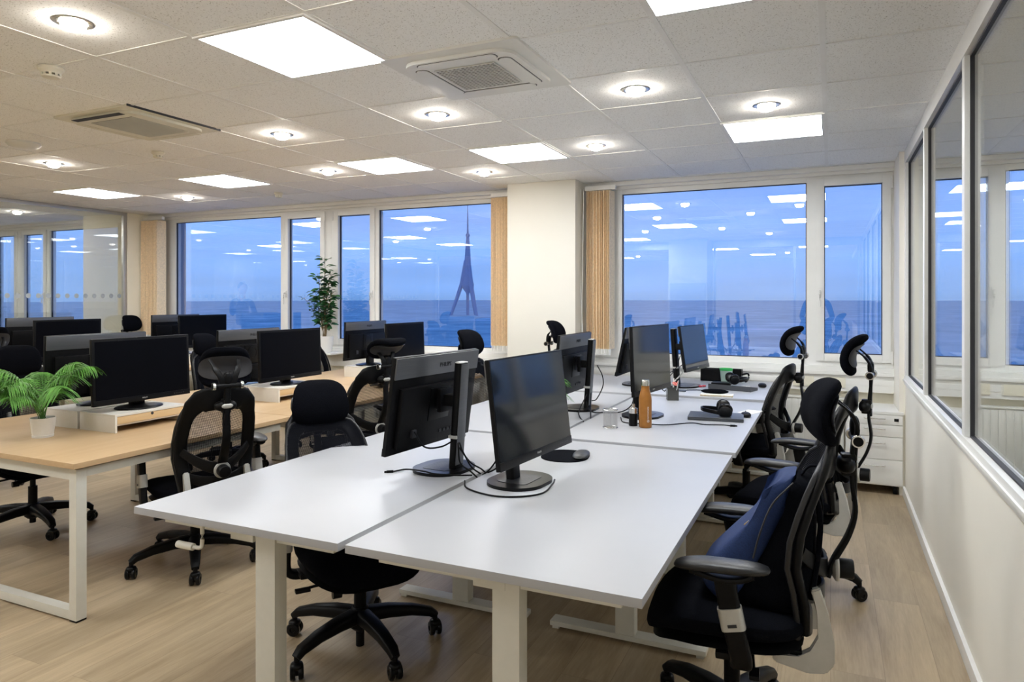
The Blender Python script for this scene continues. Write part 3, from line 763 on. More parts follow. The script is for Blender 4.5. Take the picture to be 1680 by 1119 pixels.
def c_collar(s):
    m = MB(); pts = [(-.016, s * .2955, .50), (-.003, s * .2955, .563)]; m.sweep(pts, rrect(.070, .042, .014, 3), side=(1, 0, 0)); return m
def c_slot(s): return MB().box((-.012, s * .3168, .516), (.026, .002, .009), .0, 0, R(12))
def c_pad(s):
    def wp(v): x, y, z = v; return (x, y - s * 0.6 * x * x * .8, z - .9 * max(0, x - .02) ** 2 - .25 * min(0, x + .05) ** 2)
    return MB().pad((.275, .088, .034), (3.0, 2.6), (.02, s * .296, .682), wp, 32, 12)
def c_tbar():
    m = MB(); m.lathe([(.0135, -.062), (.0135, .062)], 18, (0, 0, 0), 'Y')
    m.sweep([(0, 0, 0), (.002, 0, -.06), (.003, 0, -.12), (.003, 0, -.20)], rrect(.032, .018, .006, 2), side=(0, 1, 0), scale=[1, .8, .8, .8])
    for s in (-1, 1):
        m.sweep(bez([(0, s * .02, .0), (.0, s * .035, .045), (.02, s * .055, .085), (.065, s * .07, .125)], 4), rrect(.03, .012, .005, 2), side=(0, 1, 0), scale=[1.2] * 4 + [1] * 5 + [.6] * 4)
    m.pad((.05, .07, .03), (2.3, 2.3), (.002, 0, .035), nu=16, nv=8, axis='X'); return m
def c_cap(): 
    m = MB()
    for s in (1,): m.lathe([(.014, s * .060), (.0195, s * .061), (.0205, s * .068), (.0185, s * .074), (.0145, s * .074)], 22, (0, 0, 0), 'Y', False)
    return m
def c_capin():
    m = MB()
    for s in (1,): m.lathe([(.0148, s * .070), (.0148, s * .0745), (.001, s * .0755)], 18, (0, 0, 0), 'Y')
    return m
def c_cushion(w=.25, hh=.245, th=.054):
    def wp(v):
        x, y, z = v; a = z / .115; rr = .112 + x
        px = .012 + rr * math.cos(a * .98); pz = .072 + rr * math.sin(a * .98) * 1.02
        return (px + .55 * y * y, y * (1 - .12 * a), pz)
    return MB().pad((w, hh, th), (2.9, 2.8), (0, 0, 0), wp, 36, 14, axis='X')
def c_hrshell():
    def wp(v):
        x, y, z = v; a = z / .115; rr = .086 + x
        return (.012 + rr * math.cos(a * .98) + .55 * y * y, y * (1 - .10 * a), .072 + rr * math.sin(a * .98))
    return MB().pad((.255, .185, .014), (2.6, 2.2), (0, 0, 0), wp, 30, 8, axis='X')
def chair(label, x, y, face, T=1.045, tilt=0, drop=0, base_rot=0, group='black mesh office chairs', htw=0, bdrop=0, off=0, rec=0, so=1, hs=1.0):
    ph = R(rec); pv = Vector((-.2, 0, .45)); RM = Matrix.Rotation(-ph, 3, 'Y'); sh = Vector((-off, 0, -drop))
    t = thing('office_chair', label, 'office chair', (x, y, 0), R(face), group)
    P = lambda n, k, f, m, p=t, loc=None, rot=(0, 0, 0): part(n, k, f, m, p, (Vector((-off * so, 0, -drop)) if loc is None else loc), rot)
    b = P('base', 'c_base', c_base, 'black_plastic', loc=(0, 0, 0), rot=(0, 0, R(base_rot)))
    for k in range(5):
        a = R(72 * k + 20); P('caster', 'c_caster', c_caster, 'black_gloss', b, (.322 * math.cos(a), .322 * math.sin(a), .0305), (0, 0, random.uniform(0, 6.28)))
    P('gas_lift', 'c_lift', c_lift, 'black_plastic', loc=(0, 0, 0) if not drop else (0, 0, -min(drop, .04)))
    mc = P('mechanism', 'c_mech', c_mech, 'black_plastic'); P('lever', 'c_lever', c_lever, 'black_plastic', mc, (0, 0, 0))
    st = P('seat', 'c_seat', c_seat, 'black_fabric'); P('seat_shell', 'c_shell', c_shell, 'black_plastic', st, (0, 0, 0))
    BL = pv - RM @ pv + sh + Vector((0, 0, -bdrop)); BR = (0, -ph, 0); bf = P('backrest', 'c_frame', c_frame, 'black_plastic', loc=BL, rot=BR); P('mesh_panel', 'c_net', c_net, 'chair_net', bf, (0, 0, 0)); P('rim', 'c_rim', c_rim, 'black_pad', bf, (0, 0, 0))
    lb = P('lumbar_support', 'c_lumbar', c_lumbar, 'black_plastic', loc=BL, rot=BR)
    kr = P('knob_ring', 'c_kring', c_knobring, 'silver_plastic', lb, (-.305, 0, .612)); P('knob', 'c_knob', c_knob, 'black_plastic', lb, (-.325, 0, .612))
    sp = P('back_spine', 'c_spine', c_spine, 'black_plastic', loc=BL, rot=BR); P('clamp', 'c_clamp', c_clamp, 'black_plastic', sp, (0, 0, 0)); P('badge', 'c_badge', c_badge, 'silver_plastic', sp, (0, 0, 0))
    for s in (-1, 1):
        P('back_bracket', 'c_brk%d' % s, lambda: c_bracket(s), 'silver_plastic', loc=sh)
        ar = P('armrest', 'c_arm%d' % s, lambda: c_arm(s), 'black_plastic')
        P('arm_pad', 'c_pad%d' % s, lambda: c_pad(s), 'black_pad', ar, (0, 0, 0)); P('collar', 'c_col%d' % s, lambda: c_collar(s), 'silver_plastic', ar, (0, 0, 0)); P('slot', 'c_slot%d' % s, lambda: c_slot(s), 'gasket', ar, (0, 0, 0))
    HL = pv + RM @ (Vector((-.372, 0, T)) - pv) + sh; hb = P('headrest_bracket', 'c_tbar', c_tbar, 'black_plastic', loc=HL, rot=BR); [(P('cap_ring', 'c_cap', c_cap, 'silver_metal', hb, (0, 0, 0), (0, 0, q)), P('cap', 'c_capin', c_capin, 'black_plastic', hb, (0, 0, 0), (0, 0, q))) for q in (0, math.pi)]
    hc = P('headrest', 'c_cush', c_cushion, 'black_fabric', loc=HL, rot=(0, R(tilt) - ph, R(htw))); hc.scale = (hs, hs, hs); P('headrest_shell', 'c_hrsh', c_hrshell, 'hr_shell', hc, (0, 0, 0))
    return t
chair('black mesh office chair nearest the camera, with the navy backpack on its seat', -.30, 2.42, 185, 1.03, -6, base_rot=10, htw=10)
chair('black office chair directly behind the chair holding the navy backpack', -.19, 3.84, 172, 1.10, -18, base_rot=14)
chair('black office chair at the right desk row, closest to the window', -.53, 5.05, 168, 1.09, -22)
chair('black mesh office chair seen from behind at the front oak desk', -3.205, 2.78, 155, 1.05, -6, base_rot=0, off=.12, rec=4, htw=-12)
chair('low black office chair facing us, tucked under the nearest left white desk', -1.81, 2.41, -36, 1.0, 8, drop=.05, base_rot=-13, bdrop=-.01, off=.20, rec=24, so=.12, hs=1.12)
chair('black mesh office chair with a flat tilted headrest at the middle oak desk', -3.08, 3.97, 160, 1.035, -56, base_rot=20, off=.06, rec=3)
chair('black office chair behind the near back-turned monitor on the white desks', -2.12, 4.5, -8, 1.04, -25)
chair('black office chair by the pillar, showing only its headrest over a monitor', -1.85, 5.62, 0, 1.08, -25)
chair('black office chair at the window end of the oak desks, beside the tall plant', -4.58, 5.62, 0, .96, -20)
chair('black office chair behind the middle of the oak desks, between two monitors', -4.78, 4.5, 0, .96, -20)
chair('black office chair on the far side of the front oak desk, behind the palm', -4.62, 2.76, -15, .96, -20, base_rot=54)
chair('black office chair right of the far oak cluster, cut by the left edge', -5.98, 3.10, 180, 1.06, -20)
chair('black office chair beyond the far oak cluster, mostly hidden by monitors', -7.75, 6.0, 0, 1.06, -20)

# ------------------------------------------------------------------ monitors
def monitor(label, x, y, z, face, kind='P', Wd=.61, Hh=.40, lift=.105, tilt=8, logo=True, rz_panel=0, grp='black monitors', screen='screen_matte', stand='round', Dx=.035, cxo=0):
    """origin at base centre on the desk; screen faces +X"""
    t = thing('monitor', label, 'monitor', (x, y, z), R(face), grp)
    zc = lift + Hh / 2
    ctr = (Dx, 0, zc); rot = (0, R(-tilt), R(rz_panel))
    def pn():
        m = MB(); m.box((0, 0, 0), (.018, Wd, Hh), .004)
        m.box((-.019, 0, -Hh * .13), (.026, Wd * .86, Hh * .62), .009); return m
    pnl = obj('panel', pn(), 'black_plastic', t, ctr, rot)
    bt = .032 if kind == 'P' else .03; sd = .006 if kind == 'P' else .016
    obj('screen', MB().b2(.0088, .0100, -Wd / 2 + sd, Wd / 2 - sd, -Hh / 2 + bt, Hh / 2 - sd), screen, pnl)
    m = MB(); m.box((.0098, 0, -Hh / 2 + bt / 2), (.003, Wd - .002, bt), .001)
    obj('lower_bezel', m, 'black_gloss', pnl)
    m = MB()
    for i in range(5): m.box((.0115, Wd / 2 - .05 - i * .016, -Hh / 2 + bt / 2), (.001, .007, .0025))
    obj('buttons', m, 'grey_device', pnl)
    if logo:
        text_mesh('logo', 'PHILIPS', .011, 'silver_plastic', pnl, (.0115, 0, -Hh / 2 + bt / 2), (R(90), 0, R(90)))
    # brushed upper band at the back
    m = MB(); m.box((-.0125, 0, Hh * .385), (.008, Wd - .006, Hh * .215), .003); bd = obj('back_band', m, 'brushed_grey', pnl)
    text_mesh('back_logo', 'PHILIPS', .027, 'black_plastic', pnl, (-.0172, -Wd * .06, Hh * .375), (R(90), 0, R(-90)))
    m = MB(); m.box((-.033, 0, -Hh * .03), (.004, .15, .14), .002); m.lathe([(.045, -.034), (.045, -.037), (.041, -.037), (.041, -.034)], 28, (0, 0, 0), 'X', False); obj('mount_plate', m, 'black_gloss', pnl)
    m = MB()
    for i in range(4): m.box((-.033, -.05 + i * .028 - .06, -Hh * .345), (.006, .018, .012), .001)
    m.box((-.036, .17, -Hh * .30), (.014, .028, .034), .003)
    obj('ports', m, 'gasket', pnl)
    # stand
    if kind == 'P':
        m = MB(); m.sweep([(-.050 - cxo, 0, .008), (-.062 - cxo, 0, zc * .6), (-.082 - cxo, 0, zc + Hh * .40)], rrect(.070, .036, .013, 3), side=(0, 1, 0)); st = obj('stand_column', m, 'black_plastic', t)
        m = MB(); m.sweep([(-.0685 - cxo, 0, .03), (-.0805 - cxo, 0, zc * .6), (-.1005 - cxo, 0, zc + Hh * .39)], rrect(.058, .003, .001, 2), side=(0, 1, 0)); obj('column_back', m, 'brushed_grey', st)
        m = MB(); m.sweep([(-.082 - cxo, 0, zc + Hh * .40), (-.0822 - cxo, 0, zc + Hh * .40 + .004)], rrect(.066, .032, .012, 3), side=(0, 1, 0)); obj('column_cap', m, 'silver_plastic', st)
        m = MB(); m.box((-.045 - cxo / 2, 0, zc), (.075 + cxo, .055, .05), .008); m.box((-.028, 0, zc), (.02, .10, .10), .004); obj('tilt_joint', m, 'black_plastic', st)
        m = MB(); m.box((-.058 - cxo, 0, .15), (.042, .074, .014), .003); obj('cable_clip', m, 'silver_plastic', st)
        m = MB(); m.prism([(a * 1.0 - .02, b) for a, b in rrect(.235, .285, .11, 10)], 'Z', 0, .013); bmesh.ops.bevel(m.bm, geom=[e for e in m.bm.edges if e.calc_face_angle(0) > 1], offset=.003, segments=2, affect='EDGES')
        bs = obj('stand_base', m, 'black_gloss', t)
        m = MB(); m.prism([(a - .02, b) for a, b in rrect(.13, .16, .02, 3)], 'Z', .013, .0145); obj('base_inlay', m, 'black_pad', bs)
    else:
        m = MB(); m.box((-.02, 0, .05), (.035, .085, .10), .008); m.box((-.005, 0, lift + .05), (.03, .14, .08), .006); obj('stand_column', m, 'black_plastic', t)
        m = MB(); m.lathe([(.001, 0), (.135, 0), (.14, .004), (.135, .010), (.09, .016), (.03, .024), (.001, .024)], 36)
        for v in m.bm.verts: v.co.x *= .78
        obj('stand_base', m, 'black_gloss', t)
    return t
monitor('near monitor with its back and maker name towards us, left white desk', -1.545, 2.625, .730, 175, tilt=8, Hh=.405, lift=.10, cxo=.03)
monitor('near monitor showing its dark screen, on the front right white desk', -1.118, 2.56, .730, -5, tilt=7, Hh=.405, lift=.112, screen='screen_gloss')
monitor('back-turned monitor on the middle left white desk, beside the fern leaves', -1.53, 4.38, .738, 180, tilt=6, Hh=.40, lift=.10, cxo=.02)
monitor('glossy greenish monitor directly behind the orange bottle', -1.04, 4.26, .740, -8, tilt=2, Hh=.41, lift=.155, screen='screen_gloss')
monitor('back-turned monitor at the window end of the left white row', -1.49, 5.72, .750, 180, tilt=12, Hh=.40, lift=.09)
monitor('monitor reflecting the blue dusk, beside the green cup near the window', -1.06, 5.72, .755, -9, tilt=8, Wd=.56, Hh=.36, lift=.14, screen='screen_gloss', Dx=.06, cxo=.03)
RZ = .83
monitor('large dark monitor in front at the oak desks, right behind the palm', -3.70, 2.81, RZ, 0, 'Q', .63, .37, .045, 2)
monitor('grey-topped back-turned monitor behind the large front oak-desk monitor', -4.05, 2.82, RZ, 180, 'Q', .64, .38, .045, 2)
monitor('dark monitor on the middle oak desk riser, beside the tilted headrest', -3.70, 4.04, RZ, 0, 'Q', .65, .37, .04, 2)
monitor('grey-topped back-turned monitor behind the middle oak-desk monitor', -4.05, 4.04, RZ, 180, 'Q', .62, .36, .045, 2)
monitor('dark monitor on the oak desk closest to the pillar', -3.70, 5.58, RZ, 0, 'Q', .64, .35, .06, 2)
monitor('back-turned monitor behind the oak-desk monitor closest to the pillar', -4.05, 5.52, RZ, 180, 'Q', .64, .36, .06, 2)
monitor('dark monitor facing us at the far left oak cluster, above the palm', -6.62, 4.26, RZ, 0, 'Q', .64, .37, .07, 0)
monitor('back-turned monitor at the left edge of the far oak cluster', -6.97, 4.26, RZ, 180, 'Q', .64, .38, .075, 0)
monitor('dark monitor facing us below the left window, far oak cluster', -6.62, 5.82, RZ, 0, 'Q', .67, .37, .08, 0)
monitor('back-turned monitor below the left window, far oak cluster', -6.97, 5.80, RZ, 180, 'Q', .65, .37, .08, 0)

# monitor risers
def riser(x, y, label, flip=False, front=True):
    t = thing('monitor_riser', label, 'monitor riser', (x, y, .7301), math.pi if flip else 0, 'pale monitor risers on the oak desks')
    d, w, h = .30, .46, .10
    m = MB(); m.b2(-d / 2, d / 2, -w / 2, w / 2, h - .012, h, .001); m.b2(-d / 2, d / 2, -w / 2, -w / 2 + .012, 0, h - .012, .001); m.b2(-d / 2, d / 2, w / 2 - .012, w / 2, 0, h - .012, .001)
    m.b2(-d / 2, d / 2 - .01, -w / 2 + .012, w / 2 - .012, .036, .044)
    obj('body', m, 'riser_pale', t)
    m = MB(); m.b2(d / 2 - .014, d / 2 - .002, -w / 2 + .014, w / 2 - .014, .046, h - .014, .001); dr = obj('drawer', m, 'oak_front', t)
    obj('finger_hole', MB().lathe([(.009, 0), (.009, .001)], 16, (d / 2 - .002, 0, h - .022), 'X'), 'gasket', dr)
for y, w in ((2.79, 'front'), (4.03, 'middle'), (5.55, 'window end')):
    riser(-3.71, y, 'pale riser with an oak drawer on the %s oak desk, right side' % w)
    riser(-4.03, y, 'pale riser backing onto the drawer riser of the %s oak desk' % w, True)
for y, w in ((4.26, 'middle'), (5.8, 'window end')):
    riser(-6.63, y, 'pale riser on the far cluster %s desk, right side' % w)
    riser(-6.95, y, 'pale riser on the far cluster %s desk, left side' % w, True)

# ------------------------------------------------------------------ drawer cabinet
t = thing('drawer_cabinet', 'low white cabinet with four drawers against the right wall', 'cabinet', (.30, 6.14, 0), 0)
m = MB(); m.b2(-.19, .188, -.225, .23, .065, .60, .001); m.b2(-.195, .192, -.245, .235, .60, .62, .0015); obj('body', m, 'cabinet_white', t)
for z0, z1 in ((.525, .597), (.435, .521), (.265, .431), (.075, .261)):
    m = MB(); m.b2(-.188, .186, -.244, -.226, z0, z1, .0012); dr = obj('drawer', m, 'cabinet_white', t)
    m = MB(); zh = (z1 - .028) if z1 > .45 else z1 - .045
    m.tube([(-.07, -.245, zh), (-.07, -.262, zh), (.07, -.262, zh), (.07, -.245, zh)], .004, 8, side=(0, 0, 1)); obj('handle', m, 'silver_metal', dr)
m = MB(); m.box((.145, -.2455, .563), (.03, .003, .022), .001); m.lathe([(.008, 0), (.008, -.006)], 14, (.148, -.246, .563), 'Y'); obj('lock', m, 'black_plastic', t)
for sx in (-.14, .14):
    for sy in (-.19, .18):
        m = MB(); m.lathe([(.026, -.014), (.028, -.01), (.028, .01), (.026, .014)], 16, (0, 0, 0), 'X'); m.b2(-.018, .018, -.02, .02, .022, .038); obj('caster', m, 'black_plastic', t, (sx, sy, .028))

# ------------------------------------------------------------------ backpack on the near chair
t = thing('backpack', 'navy backpack leaning on the seat of the nearest chair', 'backpack', (0, 2.42, 0), 0)
def bag(prof, wid=1.0, y_top=.32):
    m = MB()
    P3 = bez([(x, 0, z) for x, z in prof] + [(prof[0][0], 0, prof[0][1])], 4)[:-1]
    P2 = [(v.x, v.z) for v in P3]; cx = sum(p[0] for p in P2) / len(P2); cz = sum(p[1] for p in P2) / len(P2)
    rings = []; ys = [-.146, -.142, -.125, -.08, 0, .08, .125, .142, .146]; ks = [.5, .80, .93, .985, 1, .985, .93, .80, .5]
    for y, k in zip(ys, ks):
        r = []
        for x, z in P2:
            top = max(0, (z - .5) / .42); yy = y * wid * (1 - y_top * top)
            wr = .007 * noise.noise(Vector((x * 13, y * 11, z * 13)))
            r.append(m.bm.verts.new((cx + (x - cx) * k + wr, yy, cz + (z - cz) * (k * .4 + .6) + wr)))
        rings.append(r)
    n = len(P2)
    for A, B in zip(rings, rings[1:]):
        for j in range(n): m.bm.faces.new([A[j], A[(j + 1) % n], B[(j + 1) % n], B[j]])
    m.bm.faces.new(rings[0][::-1]); m.bm.faces.new(rings[-1]); return m
obj('front_pocket', bag([(-.10, .915), (-.14, .905), (-.165, .865), (-.235, .765), (-.32, .675), (-.385, .60), (-.375, .545), (-.33, .51), (-.28, .52), (-.20, .65), (-.13, .80)]), 'navy_fabric', t, ang=75)
obj('bag_body', bag([(-.055, .895), (-.105, .90), (-.14, .80), (-.21, .66), (-.29, .53), (-.27, .50), (-.16, .495), (-.075, .515), (-.05, .62), (-.045, .78)], .95), 'black_fabric', t, ang=75)
m = MB(); m.sweep(bez([(-.085, .0, .905), (-.06, .0, .935), (-.02, 0, .93), (.005, .0, .90), (-.02, .0, .885), (-.05, 0, .89)], 5), rrect(.028, .006, .0025, 2), side=(0, 1, 0)); obj('grab_handle', m, 'black_fabric', t)
for s in (-1, 1):
    m = MB(); m.sweep(bez([(-.055, s * .05, .89), (-.03, s * .06, .80), (-.035, s * .075, .68), (-.055, s * .10, .55)], 5), rrect(.05, .016, .007, 2), side=(0, 1, 0)); obj('shoulder_strap', m, 'black_fabric', t)
m = MB(); m.tube(bez([(-.105, -.105, .90), (-.165, -.118, .83), (-.20, -.13, .74), (-.22, -.135, .66)], 5), .003, 6); obj('zip', m, 'gasket', t)
m = MB(); m.box((-.243, -.085, .752), (.006, .010, .022), .002, 0, R(45)); obj('emblem', m, 'gold', t)
m = MB(); m.tube([(-.345, -.105, .60), (-.30, -.125, .655)], .0015, 4); obj('reflective_stitch', m, 'paper', t)

# ------------------------------------------------------------------ desk items
Z1, Z2, Z3 = .7301, .7401, .7551
def lathe_thing(name, label, cat, loc, parts):
    t = thing(name, label, cat, loc)
    for pn, prof, mt in parts: obj(pn, MB().lathe(prof, 32), mt, t)
    return t
bt = lathe_thing('water_bottle', 'orange metal bottle with a silver cap on the middle right desk', 'bottle', (-.955, 3.90, Z2), [
 ('bottle_body', [(.001, 0), (.032, 0), (.0355, .004), (.036, .02), (.036, .155), (.034, .175), (.028, .20), (.0235, .215), (.0225, .235)], 'orange_bottle'),
 ('cap', [(.0235, .236), (.0235, .262), (.021, .270), (.001, .271)], 'silver_metal')])
def curved_text(name, txt, size, m, parent, r, zc, ang, up=True):
    o = text_mesh(name, txt, size, m, parent, (0, 0, 0), (0, 0, 0)); me = o.data
    for v in me.vertices:   # text x runs up the bottle, text y wraps round it
        a = ang + (-v.co.y) / r; rr = r + .0004 + v.co.z * .2
        v.co = Vector((rr * math.cos(a), rr * math.sin(a), zc + v.co.x))
curved_text('lettering', 'MATCHMADE', .0115, 'paper', bt, .036, .085, R(-50))
m = MB(); m.lathe([(.007, 0), (.007, .0006), (.0055, .0006), (.0055, 0)], 20, (0, 0, 0), 'X', False); obj('emblem', m, 'paper', bt, (.0362 * math.cos(R(-50)), .0362 * math.sin(R(-50)), .040), (0, 0, R(-50)))
m = MB(); m.box((.0006, 0, 0), (.0008, .010, .0018), 0, 0, 0, R(45)); obj('emblem_stroke', m, 'paper', bt, (.0362 * math.cos(R(-50)), .0362 * math.sin(R(-50)), .040), (0, 0, R(-50)))
lathe_thing('vacuum_flask', 'small black and silver dispenser half hidden by the orange bottle', 'dispenser', (-1.03, 3.92, Z2), [
 ('flask_body', [(.001, 0), (.024, 0), (.025, .003), (.025, .072)], 'black_gloss'), ('flask_top', [(.0248, .0725), (.0248, .10), (.011, .103), (.009, .125), (.001, .126)], 'silver_metal')])
t = thing('wire_mesh_cup', 'empty wire mesh pencil cup left of the orange bottle', 'pencil cup', (-1.13, 3.80, Z2))
CUPR = .041
def cup():
    m = MB(); m.lathe([(CUPR, .004), (CUPR, .102)], 40, closed_ends=False); return m
cupo = obj('mesh_wall', cup(), 'wire_net', t)
m = MB(); 
for z, r in ((.003, .0028), (.103, .0028)): m.tube([(CUPR * math.cos(a * .2618), CUPR * math.sin(a * .2618), z) for a in range(24)], r, 6, True)
m.lathe([(.001, 0), (CUPR, 0), (CUPR, .002), (.001, .002)], 30, closed_ends=False); obj('rim', m, 'silver_metal', t)
t = thing('pen_holder', 'smoky square pen holder with scissors and pens beside the greenish monitor', 'pen holder', (-1.035, 5.03, Z2), R(20))
m = MB(); a = .038
for sx, sy, w, d in ((a, 0, .003, .076), (-a, 0, .003, .076), (0, a, .076, .003), (0, -a, .076, .003)): m.b2(sx - w / 2, sx + w / 2, sy - d / 2, sy + d / 2, 0, .095)
m.b2(-a, a, -a, a, 0, .004); obj('holder_box', m, 'dark_glass', t)
for i, (dx, dy, lx, ly, mt, hh) in enumerate(((.01, .01, .02, .01, 'black_plastic', .15), (-.015, 0, -.02, .02, 'silver_metal', .15), (.02, -.02, .03, -.01, 'silver_metal', .145), (-.01, -.02, -.03, -.02, 'black_plastic', .14), (0, .02, .0, .03, 'paper', .15))):
    tag(obj('pen', MB().tube([(dx, dy, .006), (dx + lx, dy + ly, hh)], .0045, 8), mt, None, (-1.035, 5.03, Z2)), 'pen standing in the smoky square pen holder', 'pen', 'pens in the pen holder')
m = MB(); 
for s in (-1, 1): m.tube([(.02 + .014 * math.cos(k * .5236), s * .013 + .012 * math.sin(k * .5236), .118 + .010 * math.sin(k * .5236 + s)) for k in range(12)], .004, 6, True)
sc = obj('scissors', MB().box((.02, 0, .06), (.002, .012, .10)), 'silver_metal', None, (-1.035, 5.03, Z2)); tag(sc, 'pink-handled scissors in the smoky pen holder', 'scissors')
obj('handle', m, 'pink_paper', sc)

def mousepad(loc, rz, label):
    t = thing('mouse_pad', label, 'mouse pad', loc, rz)
    m = MB(); m.prism([(a, b) for a, b in rrect(.22, .25, .10, 8)], 'Z', 0, .004); obj('mat', m, 'black_fabric', t)
    obj('wrist_rest', MB().pad((.075, .17, .03), (2.3, 2.2), (.075, 0, .012), nu=24, nv=10), 'black_pad', t)
mousepad((-1.13, 3.07, Z1), R(10), 'black mouse pad with wrist rest behind the near dark-screen monitor')

def laptop(loc, rz):
    t = thing('laptop', 'closed dark laptop under the headphones on the middle right desk', 'laptop', loc, rz)
    m = MB(); m.box((0, 0, .006), (.23, .32, .011), .003); obj('keyboard_base', m, 'grey_device', t)
    m = MB(); m.box((0, 0, .016), (.23, .32, .008), .003); obj('lid', m, 'grey_device', t)
    m = MB(); m.box((-.09, -.1605, .006), (.012, .0015, .004)); m.box((-.06, -.1605, .006), (.012, .0015, .004)); obj('ports', m, 'gasket', t)
laptop((-.635, 4.37, Z2), R(96))
def headphones(loc, rz, label, s=1.0, mt='black_gloss', flat=True, mt2='black_pad'):
    t = thing('headphones', label, 'headphones', loc, rz)
    m = MB(); pts = []
    for k in range(13):
        a = math.pi * k / 12; pts.append((-.085 * s * math.sin(a) * 1.25 - .0, .082 * s * math.cos(a), .022 + .012 * math.sin(a)))
    m.sweep(pts, rrect(.024, .009, .004, 2), side=(0, 0, 1)); obj('headband', m, mt, t)
    for sg in (-1, 1):
        m = MB(); m.pad((.085 * s, .095 * s, .034), (2.3, 2.6), (0, 0, 0), nu=24, nv=10)
        c = obj('ear_cup', m, mt, t, (.03 * s, sg * .078 * s, .038), (R(sg * 55), R(10), 0))
        m = MB(); m.pad((.08 * s, .09 * s, .022), (2.2, 2.2), (0, 0, -.02), nu=24, nv=8); obj('ear_cushion', m, mt2, c)
    return t
headphones((-.62, 4.40, Z2 + .0205), R(12), 'black headphones lying on the closed laptop')
t = thing('computer_mouse', 'black mouse beside the headphones and laptop', 'mouse', (-.475, 4.50, Z2), R(100)); obj('mouse_body', MB().pad((.10, .06, .036), (2.4, 2.2), (0, 0, .012), lambda v: (v[0], v[1], max(v[2], -.011)), 24, 12), 'black_plastic', t)
obj('scroll_wheel', MB().lathe([(.006, -.003), (.006, .003)], 12, (.025, 0, .028), 'Y'), 'grey_device', t)
tag(obj('paper_slip', MB().box((0, 0, .0006), (.10, .15, .001)), 'paper', None, (-.47, 4.70, Z2), (0, 0, R(-20))), 'white paper slip near the desk edge behind the headphones', 'paper')
t = thing('notebook', 'pale spiral notebook at the front of the window-end right desk', 'notebook', (-.76, 5.28, Z3), R(4)); obj('pages', MB().box((0, 0, .005), (.23, .13, .010), .001), 'paper', t)
m = MB(); 
for i in range(26): m.box((-.11 + i * .0088, -.066, .007), (.003, .005, .013))
obj('binding', m, 'gold', t)
tag(obj('pen_roll', MB().pad((.20, .04, .035), (2.5, 2.2), (0, 0, .016), nu=22, nv=8), 'black_fabric', None, (-.78, 5.31, Z3 + .0105), (0, 0, R(3))), 'black pen case lying on the pale notebook', 'pen case')
# third desk clutter
t = thing('docking_station', 'angled dark control console at the window-end right desk', 'control console', (-.70, 5.68, Z3), R(-15))
m = MB(); m.prism([(-.07, 0), (.08, 0), (.08, .020), (-.07, .040)], 'X', -.17, .17); 
obj('console_body', m, 'grey_device', t)
m = MB()
for i in range(3): m.box((.10 + i * .022, -.035, .037), (.015, .03, .006), .001)
obj('keys', m, 'paper', t)
headphones((-.69, 5.80, Z3 + .040), R(200), 'dark headphones on the control console near the window', .9)
t = thing('computer_mouse', 'black mouse at the right end of the window-end desk', 'mouse', (-.50, 5.93, Z3), R(100)); obj('mouse_body', MB().pad((.11, .065, .04), (2.4, 2.2), (0, 0, .014), lambda v: (v[0], v[1], max(v[2], -.013)), 24, 12), 'black_plastic', t)
t = thing('storage_box', 'black open desk box behind the green-rimmed cup', 'box', (-.86, 6.24, Z3), R(0))
m = MB(); w, d, h, q = .34, .10, .105, .006
m.b2(-w / 2, w / 2, -d / 2, -d / 2 + q, 0, h); m.b2(-w / 2, w / 2, d / 2 - q, d / 2, 0, h); m.b2(-w / 2, -w / 2 + q, -d / 2, d / 2, 0, h); m.b2(w / 2 - q, w / 2, -d / 2, d / 2, 0, h); m.b2(-w / 2, w / 2, -d / 2, d / 2, 0, q); obj('box_shell', m, 'black_plastic', t)
obj('carry_handle', MB().tube(bez([(.16, -.03, .06), (.22, -.035, .075), (.225, -.035, .035), (.20, -.03, .0)], 4), .008, 8), 'black_plastic', t)
lathe_thing('plastic_cup', 'clear cup with a green rim near the window', 'cup', (-.80, 6.08, Z3), [('cup_wall', [(.001, .002), (.040, .002), (.052, .112), (.050, .112), (.038, .006), (.001, .006)], 'frosted_plastic'), ('green_lid', [(.0525, .108), (.0545, .112), (.0545, .125), (.050, .125), (.049, .11)], 'green_plastic'), ('green_content', [(.001, .008), (.036, .008), (.047, .10), (.001, .10)], 'paper')])
tag(obj('tray_base', MB().box((0, 0, .012), (.15, .12, .022), .004), 'black_plastic', None, (-.82, 5.95, Z3)), 'small black tray in front of the green-rimmed cup', 'tray')
for i, (x, y) in enumerate(((-.955, 5.72), (-.93, 5.75))):
    tag(obj('red_clip', MB().pad((.04, .022, .016), (2.2, 2.2), (0, 0, .008), nu=14, nv=6), 'red_plastic', None, (x, y, Z3), (0, 0, i * .8)), ('left' if i == 0 else 'right') + ' small red clip beside the control console', 'clip')
tag(obj('phone', MB().box((0, 0, .004), (.16, .08, .008), .003), 'grey_device', None, (-1.09, 5.42, Z3), (0, 0, R(5))), 'flat dark phone lying left of the notebook', 'phone')
